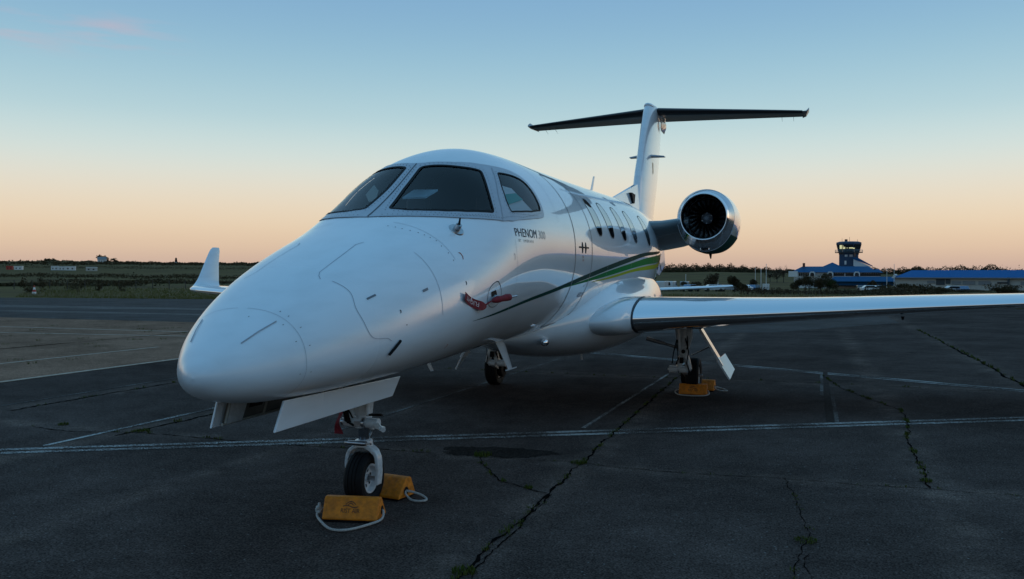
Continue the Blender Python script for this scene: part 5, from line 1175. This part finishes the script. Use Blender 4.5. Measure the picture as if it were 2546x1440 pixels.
p = (-1025.38, 1230.29); LH = empty('lighthouse', (p[0], p[1], gz(*p) - 2)); tag(LH, 'far black and white banded lighthouse on the left skyline', 'lighthouse')
hz = [15.10, 20.61, 24.05, 27.49]; z0 = gz(*p) - 2
for i, m in enumerate(('black', 'house_white', 'black')):
    b = MB(); b.lathe([((0, hz[1], hz[2])[i] - (z0 if i else 0), 3.0 - .4 * i), ((hz[1], hz[2], hz[3])[i] - z0, 2.7 - .4 * i)], (0, 0, 0), 'z', 16); b.build('tower_band', m, LH, world=False)
b = MB(); b.lathe([(hz[3] - z0, 1.6), (hz[3] - z0 + 2.6, 1.6), (hz[3] - z0 + 4.2, .2)], (0, 0, 0), 'z', 12); b.build('lantern', 'black', LH, world=False)
for i, (u, d, h, w) in enumerate([(250, 700, 6.5, 6), (262, 705, 6, 5), (285, 700, 4.5, 6), (135, 710, 4, 7), (120, 705, 4.5, 5)]):
    p = {250: (-534.00, 552.61), 262: (-533.86, 557.94), 285: (-523.37, 556.24), 135: (-577.12, 548.46), 120: (-578.24, 542.79)}[u]
    tree('skyline_tree', p, h, w, ['dark tree just left of the white house on the left skyline', 'dark tree directly right of the white house on the left skyline', 'low round tree further right of the white house on the left skyline', 'broad low tree on the left skyline above the white cabins', 'small round tree on the left skyline above the cabin gap'][i], 'leaf', seed=30 + i, n=500, sz=.5)

# ---- light aircraft parked behind the jet
p = (-6.64, 47.86); LA = empty('light_aircraft', (p[0], p[1], .0), R_(17)); tag(LA, 'white low wing light aircraft parked behind the jet, mostly hidden', 'aircraft')
b = MB(); b.loft([[(x_ * math.cos(a), y, z_ + h_ * math.sin(a)) for a in np.linspace(0, 2 * math.pi, 20, endpoint=False)] for x_, y, z_, h_ in ((.12, -2.1, 1.05, .12), (.38, -1.9, 1.05, .36), (.48, -1.2, 1.08, .42), (.55, -.2, 1.2, .52), (.52, .8, 1.22, .5), (.32, 2.3, 1.2, .32), (.1, 4.4, 1.22, .16))]); b.build('fuselage', 'white', LA, world=False, smooth=60)
b = MB(); b.loft([[(x_ * math.cos(a), y, 1.5 + h_ * math.sin(a)) for a in np.linspace(0, math.pi, 12)] for x_, y, h_ in ((.3, -.7, .05), (.46, -.1, .42), (.46, .7, .45), (.25, 1.6, .1))], closed=False); b.build('canopy', 'car_glass', LA, world=False, smooth=60)
for sd in (1, -1):
    b = MB(); rows = []
    for x_, z_, c_ in ((.4, .80, 1.5), (2.2, .88, 1.45), (5.1, 1.02, 1.1), (5.5, 1.06, .75)):
        r, _ = section((0, -.5 + (1.5 - c_) * .3, z_), c_, .13); rows.append([(sd * x_, q[1], q[2]) for q in r])
    b.loft(rows); b.build('wing', 'white', LA, world=False, smooth=50)
    b = MB(); rows = []
    for x_, c_ in ((.08, .8), (1.5, .6)):
        r, _ = section((0, 3.8, 1.25), c_, .1); rows.append([(sd * x_, q[1], q[2]) for q in r])
    b.loft(rows); b.build('tailplane', 'white', LA, world=False, smooth=50)
    b = MB(); b.tube((sd * 1.05, 0, .80), (sd * 1.35, .05, .28), .04, .035, 8); b.build('gear_leg', 'white_gear', LA, world=False)
    b = MB(); b.lathe([(-.42, .03), (-.25, .12), (0, .16), (.25, .11), (.48, .02)], (sd * 1.38, .05, .24), 'y', 14); b.build('wheel_spat', 'white', LA, world=False, smooth=60)
    b = MB(); b.lathe([(-.06, .17), (-.06, .08), (.06, .08), (.06, .17)], (sd * 1.38, .05, .17), 'x', 18, closed=True); b.build('tyre', 'rubber', LA, world=False)
b = MB(); b.loft([[(.05, 3.6, 1.3), (-.05, 3.6, 1.3), (-.05, 4.7, 1.3), (.05, 4.7, 1.3)], [(.02, 4.3, 2.35), (-.02, 4.3, 2.35), (-.02, 4.8, 2.35), (.02, 4.8, 2.35)]]); b.build('fin', 'white', LA, world=False)
b = MB(); b.lathe([(-2.38, .02), (-2.3, .09), (-2.12, .13)], (0, 0, 1.05), 'y', 16); b.build('spinner', 'car_red', LA, world=False)
b = MB()
for a in (.6, .6 + math.pi): b.path([(0, -2.22, 1.05), (math.cos(a) * .5, -2.22, 1.05 + math.sin(a) * .5), (math.cos(a) * .92, -2.23, 1.05 + math.sin(a) * .92)], [.05, .06, .03], 6)
b.build('propeller', 'black', LA, world=False)

# ---- control tower
D_ = 300; p = (15.10, 317.37); zb = gz(*p) - 1; TW = empty('control_tower', (p[0], p[1], zb), R_(-4)); tag(TW, 'dark blue airport control tower with glazed cab and balcony', 'tower')
def Zt(v): return v - zb
octo = lambda r, z, k=8: [(r * math.cos(2 * math.pi * (i + .5) / k), r * math.sin(2 * math.pi * (i + .5) / k), z) for i in range(k)]
b = MB(); b.box((0, 0, Zt(9.02) / 2), (6.0, 6.0, Zt(9.02))); b.build('shaft', 'blue_wall', TW, world=False)
b = MB(); b.loft([octo(3.4, Zt(9.02)), octo(3.5, Zt(9.85))]); b.build('cab_base', 'blue_wall', TW, world=False, smooth=0)
b = MB(); b.loft([octo(3.48, Zt(9.85)), octo(4.2, Zt(12.60))]); CAB = b.build('cab_glazing', 'house_glass', TW, world=False, smooth=0)
b = MB()
for i in range(8):
    a0, a1 = octo(3.52, Zt(9.85))[i], octo(4.24, Zt(12.60))[i]; b.tube(a0, a1, .10, n=6)
b.build('mullions', 'blue_wall', TW, world=False)
b = MB(); b.loft([octo(4.3, Zt(12.46)), octo(4.3, Zt(13.15)), octo(3.2, Zt(13.49))]); b.build('cab_roof', 'blue_wall', TW, world=False, smooth=0)
b = MB(); b.box((-.9, 0, Zt(13.84)), (.9, .9, .9)); b.build('roof_hatch', 'brick_red', TW, world=False)
for k, (x, v) in enumerate(((-2.2, 591), (.2, 588), (2.7, 594))):
    b = MB(); b.tube((x, 0, Zt(13.29)), (x, 0, Zt({591: 14.66, 588: 15.08, 594: 14.25}[v])), .06, .04, 6); b.build('roof_antenna', 'black', TW, world=False)
b = MB(); b.loft([octo(3.4, Zt(9.64)), octo(4.75, Zt(9.64)), octo(4.75, Zt(9.85)), octo(3.4, Zt(9.85))]); b.build('balcony', 'dark_panel', TW, world=False, smooth=0)
b = MB()
for zq in (10.61, 10.19):
    o8 = octo(4.7, Zt(zq)); b.path(o8, .04, 5, closed=True)
for q in octo(4.7, 0): b.tube((q[0], q[1], Zt(9.78)), (q[0], q[1], Zt(10.67)), .05, n=5)
b.build('balcony_rail', 'steel', TW, world=False)
for x, v, w_, h_, m in ((-.75, 8.89, .9, 1.2, 'house_white'), (.8, 8.89, 1.0, 1.2, 'car_silver'), (2.0, 8.89, .5, 1.3, 'house_glass'), (-.95, 6.27, .6, 1.3, 'cwhite')):
    b = MB(); b.box((x, -3.02, Zt(v)), (w_, .12, h_)); b.build('window', m, TW, world=False)
for x, w_ in ((-2.45, .7), (-1.45, .8)):
    b = MB(); b.box((x, -3.75 + abs(x + 1.9) * .3, Zt(11.57)), (w_, .05, 1.3), Matrix.Rotation(R_(-10), 3, 'X')); b.build('lit_pane', 'lit', TW, world=False)
for x, w_, z_ in ((-.45, .2, 11.22), (.8, 1.3, 11.22), (1.7, .5, 11.09)):
    b = MB(); b.box((x, -3.72, Zt(z_)), (w_, .05, .35), Matrix.Rotation(R_(-10), 3, 'X')); b.build('lit_pane', 'lit', TW, world=False)
# sloping stair wing on the tower's right flank
b = MB(); b.prism([(1.6, Zt(5.17)), (7.0, Zt(3.11)), (7.0, Zt(4.89)), (1.6, Zt(7.51))], 'y', -4.6, -3.2); b.build('stair_wall', 'house_white', TW, world=False, smooth=0)
b = MB(); b.prism([(1.4, Zt(7.51)), (7.6, Zt(4.89)), (7.6, Zt(5.17)), (3.0, Zt(7.92)), (1.4, Zt(7.92))], 'y', -4.8, -2.4); b.build('stair_roof', 'blue_roof', TW, world=False, smooth=0)

# ---- terminal building in front of the tower
p = (10.87, 303.25); zb = gz(*p) - 1; TB = empty('terminal_building', (p[0], p[1], zb), R_(-3)); tag(TB, 'long terminal with blue hipped roofs and a row of arched white dormers', 'building')
def X_(u): return (u - 2080) / 2180 * 288
def Zb(v): return 1.654 + (685.55 - v) / 2180.15 * 288 - zb
b = MB(); b.box((X_(2080), 2.0, Zb(676) / 2), (X_(2180) - X_(1980), 9, Zb(676))); b.build('wall', 'house_white', TB, world=False, smooth=0)
def hip(x0, x1, y0, y1, z0, z1, ins):
    b = MB(); b.add([(x0, y0, z0), (x1, y0, z0), (x1, y1, z0), (x0, y1, z0), (x0 + ins, (y0 + y1) / 2, z1), (x1 - ins, (y0 + y1) / 2, z1)], [(0, 1, 5, 4), (1, 2, 5), (2, 3, 4, 5), (3, 0, 4), (3, 2, 1, 0)]); return b
hip(X_(1972), X_(2178), -3.6, 7.6, Zb(676), Zb(661), 3.4).build('main_roof', 'blue_roof', TB, world=False, smooth=0)
hip(X_(2040), X_(2096), 3.0, 12.0, Zb(664), Zb(650.5), 3.6).build('rear_roof', 'blue_roof', TB, world=False, smooth=0)
hip(X_(2065), X_(2225), -9.5, -2.0, Zb(698), Zb(686.5), 1.4).build('porch_roof', 'blue_roof', TB, world=False, smooth=0)
b = MB(); b.box((X_(2145), -5.0, Zb(702)), (X_(2225) - X_(2066), 6, Zb(697) - Zb(708))); b.build('porch_wall', 'blue_roof', TB, world=False, smooth=0)
hip(X_(2160), X_(2186), -3, 4, Zb(677), Zb(668), 1.2).build('end_roof', 'blue_roof', TB, world=False, smooth=0)
b = MB(); b.box((X_(2002.5), 0, Zb(658)), (.75, .75, Zb(653) - Zb(664))); b.build('chimney', 'brick_red', TB, world=False)
b = MB(); b.box((X_(1979), -4.0, Zb(680)), (X_(1990) - X_(1968), .5, Zb(673) - Zb(687))); b.build('gable_sign', 'cwhite', TB, world=False)
for i, u in enumerate(list(range(1994, 2010, 5)) + list(range(2014, 2034, 5)) + list(range(2064, 2100, 4)) + list(range(2103, 2180, 4))):
    b = MB(); w_ = .26; b.prism([(-w_, 0), (w_, 0), (w_, .75), (.14, 1.0), (-.14, 1.0), (-w_, .75)], 'y', -.06, .06); o = b.build('window', 'house_glass', TB, world=False, smooth=0); o.location = (X_(u), -2.55, Zb(685))
for u in (2024, 2066, 2127):
    b = MB(); b.prism([(-.95, 0), (.95, 0), (.95, .9), (.5, 1.45), (-.5, 1.45), (-.95, .9)], 'y', -3.9, -3.2); o = b.build('dormer_arch', 'house_white', TB, world=False, smooth=0); o.location = (X_(u), 0, Zb(685))
    b = MB(); b.prism([(-.6, 0), (.6, 0), (.6, .7), (.3, 1.1), (-.3, 1.1), (-.6, .7)], 'y', -3.96, -3.9); o = b.build('dormer_pane', 'house_glass', TB, world=False, smooth=0); o.location = (X_(u), 0, Zb(685))

# ---- blue roofed hangar on the right
p = (44.56, 274.59); zb = gz(*p) - .5; HG = empty('hangar', (p[0], p[1], zb), R_(-19)); tag(HG, 'long low hangar with bright blue hipped roof and cream walls', 'hangar')
def X2(u): return (u - 2400) / 2180 * 250
def Z2(v): return 1.654 + (685.55 - v) / 2180.15 * 250 - zb
hip(X2(2231), X2(2760), -.6, 13.0, Z2(689), Z2(669.5), 3.6).build('roof', 'blue_roof_bright', HG, world=False, smooth=0)
b = MB(); b.box(((X2(2234) + X2(2755)) / 2, 6, Z2(689.5) / 2), (X2(2755) - X2(2234), 11.4, Z2(689.5))); b.build('wall', 'hangar_wall', HG, world=False, smooth=0)
b = MB(); b.box(((X2(2231) + X2(2760)) / 2, -.62, Z2(689.3)), (X2(2760) - X2(2231), .12, .28)); b.build('eaves_trim', 'grey_panel', HG, world=False)
for u0, u1, v0, v1, m in ((2333, 2353, 692, 707, 'dark_panel'), (2355, 2366, 692, 704, 'dark_panel'), (2369, 2390, 697, 706, 'grey_panel'), (2394, 2422, 697, 706, 'grey_panel'), (2429, 2456, 697, 706, 'grey_panel'), (2312, 2330, 697, 703, 'grey_panel'), (2470, 2492, 699, 703, 'dark_panel'), (2520, 2545, 697, 706, 'grey_panel')):
    b = MB(); b.box((X2((u0 + u1) / 2), .20, Z2((v0 + v1) / 2)), (X2(u1) - X2(u0), .2, Z2(v0) - Z2(v1))); b.build('shutter', m, HG, world=False)
b = MB(); b.box((X2(2495), -.3, Z2(705) / 2 + Z2(689) / 2), (.5, .5, Z2(689) - Z2(708))); b.build('downpipe', 'dark_panel', HG, world=False)
b = MB(); b.loft([[(X2(2233) + q, -.8, Z2(690) + h) for q, h in ((-.6, 0), (.2, 0), (.5, .9), (.2, 1.2))], [(X2(2233) + q, 1.8, Z2(690) + h) for q, h in ((-.6, 0), (.2, 0), (.5, .9), (.2, 1.2))]]); b.build('gable_dormer', 'house_white', HG, world=False, smooth=0)

# ---- masts, cars, trees and bushes in the car park
for i, (xy, zt_, lab) in enumerate([((-11.48, 244.89), 3.59, 'left one of three white flagpoles by the car park'), ((-7.84, 203.86), 3.26, 'middle one of three white flagpoles by the car park'), ((-8.18, 235.45), 4.67, 'right and tallest of three white flagpoles by the car park'),
                                    ((23.40, 267.37), 3.67, 'shorter white mast between terminal and hangar'), ((25.80, 273.47), 4.99, 'taller white mast close to the hangar end'), ((-25.43, 208.42), 1.90, 'short pale mast above the blue van in the car park'), ((-17.63, 205.80), 1.24, 'short pale mast beside the brown tree')]):
    root = empty('flagpole', (xy[0], xy[1], gz(*xy) - .2)); tag(root, lab, 'mast', 'pale masts by the car park'); h = zt_ - gz(*xy) + .2
    b = MB(); b.tube((0, 0, 0), (0, 0, h), .10, .06, 8); b.build('pole', 'pole', root, world=False)
    b = MB(); b.lathe([(h, .09), (h + .09, .11), (h + .18, .03)], (0, 0, 0), 'z', 8); b.build('finial', 'pole', root, world=False)
def car(xy, rz, m, label, van=False):
    root = empty('parked_van' if van else 'parked_car', (xy[0], xy[1], gz(*xy)), rz); tag(root, label, 'van' if van else 'car', 'vehicles in the car park')
    if van: body = [(-2.3, .35), (2.3, .35), (2.35, 1.0), (1.75, 1.2), (1.25, 2.0), (1.0, 2.15), (-2.25, 2.15), (-2.35, 1.9)]; gl = [(1.68, 1.22), (1.24, 1.92), (.35, 1.92), (.35, 1.22)]; w = .95
    else: body = [(-2.1, .35), (2.1, .35), (2.15, .72), (1.2, .88), (.55, 1.40), (.3, 1.45), (-1.1, 1.45), (-1.7, 1.0), (-2.15, .92)]; gl = [(1.05, .92), (.5, 1.36), (-1.05, 1.36), (-1.5, .96)]; w = .88
    b = MB(); b.prism(body, 'y', -w, w); b.build('body', m, root, world=False, smooth=0, bevel=.08)
    b = MB(); b.prism(gl, 'y', -w - .012, w + .012); b.build('side_glass', 'car_glass', root, world=False, smooth=0)
    b = MB(); f_ = body[3:5]; b.add([(f_[0][0] + .012, -w * .85, f_[0][1] + .05), (f_[0][0] + .012, w * .85, f_[0][1] + .05), (f_[1][0] + .03, w * .8, f_[1][1] - .02), (f_[1][0] + .03, -w * .8, f_[1][1] - .02)], [(0, 1, 2, 3)]); b.build('windscreen', 'car_glass', root, world=False, smooth=0)
    for sx in (-1.35, 1.35):
        for sy in (-1, 1):
            b = MB(); b.lathe([(-.1, .32), (-.1, .12), (.1, .12), (.1, .32)], (0, 0, 0), 'y', 16, closed=True); o = b.build('wheel', 'rubber', root, world=False); o.location = (sx, sy * (w - .08), .32)
    for sy in (-1, 1):
        b = MB(); b.box((2.14 if not van else 2.34, sy * w * .7, .66 if not van else .85), (.06, .28, .14)); b.build('headlight', 'cwhite', root, world=False)
CARS = [((-26.46, 181.65), 80, 'car_white', 'white van nearest the jet fuselage in the car park', True), ((-25.77, 187.17), 85, 'car_white', 'pale van second from the jet fuselage in the car park', True), ((-23.57, 193.20), 95, 'car_silver', 'silver blue van left of the brown tree', True),
        ((-20.35, 178.45), 60, 'car_blue', 'blue car in front of the silver van', False), ((-16.50, 185.05), 20, 'car_white', 'white car under the brown tree', False), ((-15.51, 188.56), 100, 'car_blue', 'blue car second right under the brown tree', False), ((-13.70, 187.06), 15, 'car_silver', 'silver car close to the dark round tree on its left', False),
        ((-11.09, 192.18), 160, 'car_white', 'white car just right of the dark round tree', False), ((-9.74, 194.75), 110, 'car_blue', 'blue grey car left of the white cabinets', False), ((-8.57, 195.15), 100, 'car_dark', 'dark car next to the white cabinets', False),
        ((15.22, 201.16), 10, 'car_white', 'white car in front of the terminal porch', False), ((17.66, 207.28), 20, 'car_silver', 'silver car between terminal porch and hangar bushes', False), ((13.96, 216.58), 95, 'car_dark', 'dark car at the right end of the terminal porch', False), ((32.29, 206.99), 15, 'car_white', 'white car before the grey hangar shutters', False), ((33.62, 205.33), 100, 'car_blue', 'blue car before the grey hangar shutters', False)]
for xy, rz, m, lab, van in CARS: car(xy, R_(rz), m, lab, van)
for i, (xy, lab) in enumerate([((-6.38, 188.50), 'left one of two white cabinets at the foot of the flagpoles'), ((-5.66, 188.75), 'right one of two white cabinets at the foot of the flagpoles')]):
    root = empty('white_cabinet', (xy[0], xy[1], gz(*xy))); tag(root, lab, 'cabinet', 'white cabinets'); b = MB(); b.box((0, 0, .85), (.62, .6, 1.6)); b.build('cabinet_box', 'cwhite', root, world=False, bevel=.03); b = MB(); b.box((0, -.31, .9), (.04, .03, 1.2)); b.build('door_gap', 'grey_panel', root, world=False)
for i, (xy, h, w, m, lab, bare) in enumerate([
        ((-17.64, 195.23), 4.0, 3.0, 'leaf_brown', 'round brown leaved tree in the car park', False), ((-11.75, 181.39), 3.3, 2.6, 'leaf', 'dark dense conical tree right behind the small aircraft wing tip', False), ((-10.96, 185.88), 2.4, 2.2, 'leaf', 'low dark tree touching the conical tree on its right', False),
        ((-9.40, 203.32), 2.8, 2.2, 'leaf_brown', 'brown bushy tree below the left flagpole', False), ((-20.66, 188.91), 2.0, 3.2, 'leaf_brown', 'low brown bush tree right of the blue car', False),
        ((2.54, 223.25), 4.0, 4.5, 'leaf', 'dark tree before the left terminal windows', False), ((5.13, 220.97), 4.4, 5.0, 'leaf', 'dark tree before the middle of the terminal', False), ((7.21, 224.85), 3.6, 4.0, 'leaf_green', 'greenish tree at the left end of the blue porch', False), ((-0.05, 227.65), 3.2, 3.4, 'leaf', 'dark tree below the white gable sign', False),
        ((-12.53, 434.76), 6.0, 5.5, 'leaf_brown', 'bare thin tree left of the terminal on the skyline', True), ((-9.61, 435.75), 7.4, 6.0, 'leaf_brown', 'taller bare tree nearest the terminal roof on the skyline', True), ((-16.08, 444.11), 5.0, 5.0, 'leaf_brown', 'bare tree behind the tallest flagpole', True),
        ((16.27, 217.37), 2.6, 2.4, 'leaf_brown', 'brown bush tree before the right end of the porch', False)]):
    tree('car_park_tree', xy, h, w, lab, m, seed=200 + i, n=1800, bare=bare, sz=.17 if not bare else .2, trunk=.06 if not bare else .25)
for i, (xy, h, w, lab) in enumerate([((18.19, 159.91), 2.1, 7.5, 'large dark shrub mound at the left end of the hangar'), ((21.19, 160.93), 2.0, 6.0, 'dark shrub mound right of the largest one before the hangar'), ((23.04, 156.28), 1.2, 5.0, 'low dark shrub before the dark hangar doors'), ((29.91, 163.91), .9, 8.0, 'flat dark shrub strip before the grey shutters'),
                                     ((34.47, 165.46), 1.8, 7.0, 'dark shrub mound at the foot of the hangar downpipe'), ((38.38, 166.80), 1.0, 8.0, 'flat dark shrub at the right edge of view'), ((15.74, 156.96), 1.1, 4.0, 'small dark shrub between the masts and the hangar mound')]):
    shrub('dark_shrub', xy, h, w, lab, 'leaf', seed=300 + i, n=2200, depth=4, group='shrubs before the hangar')
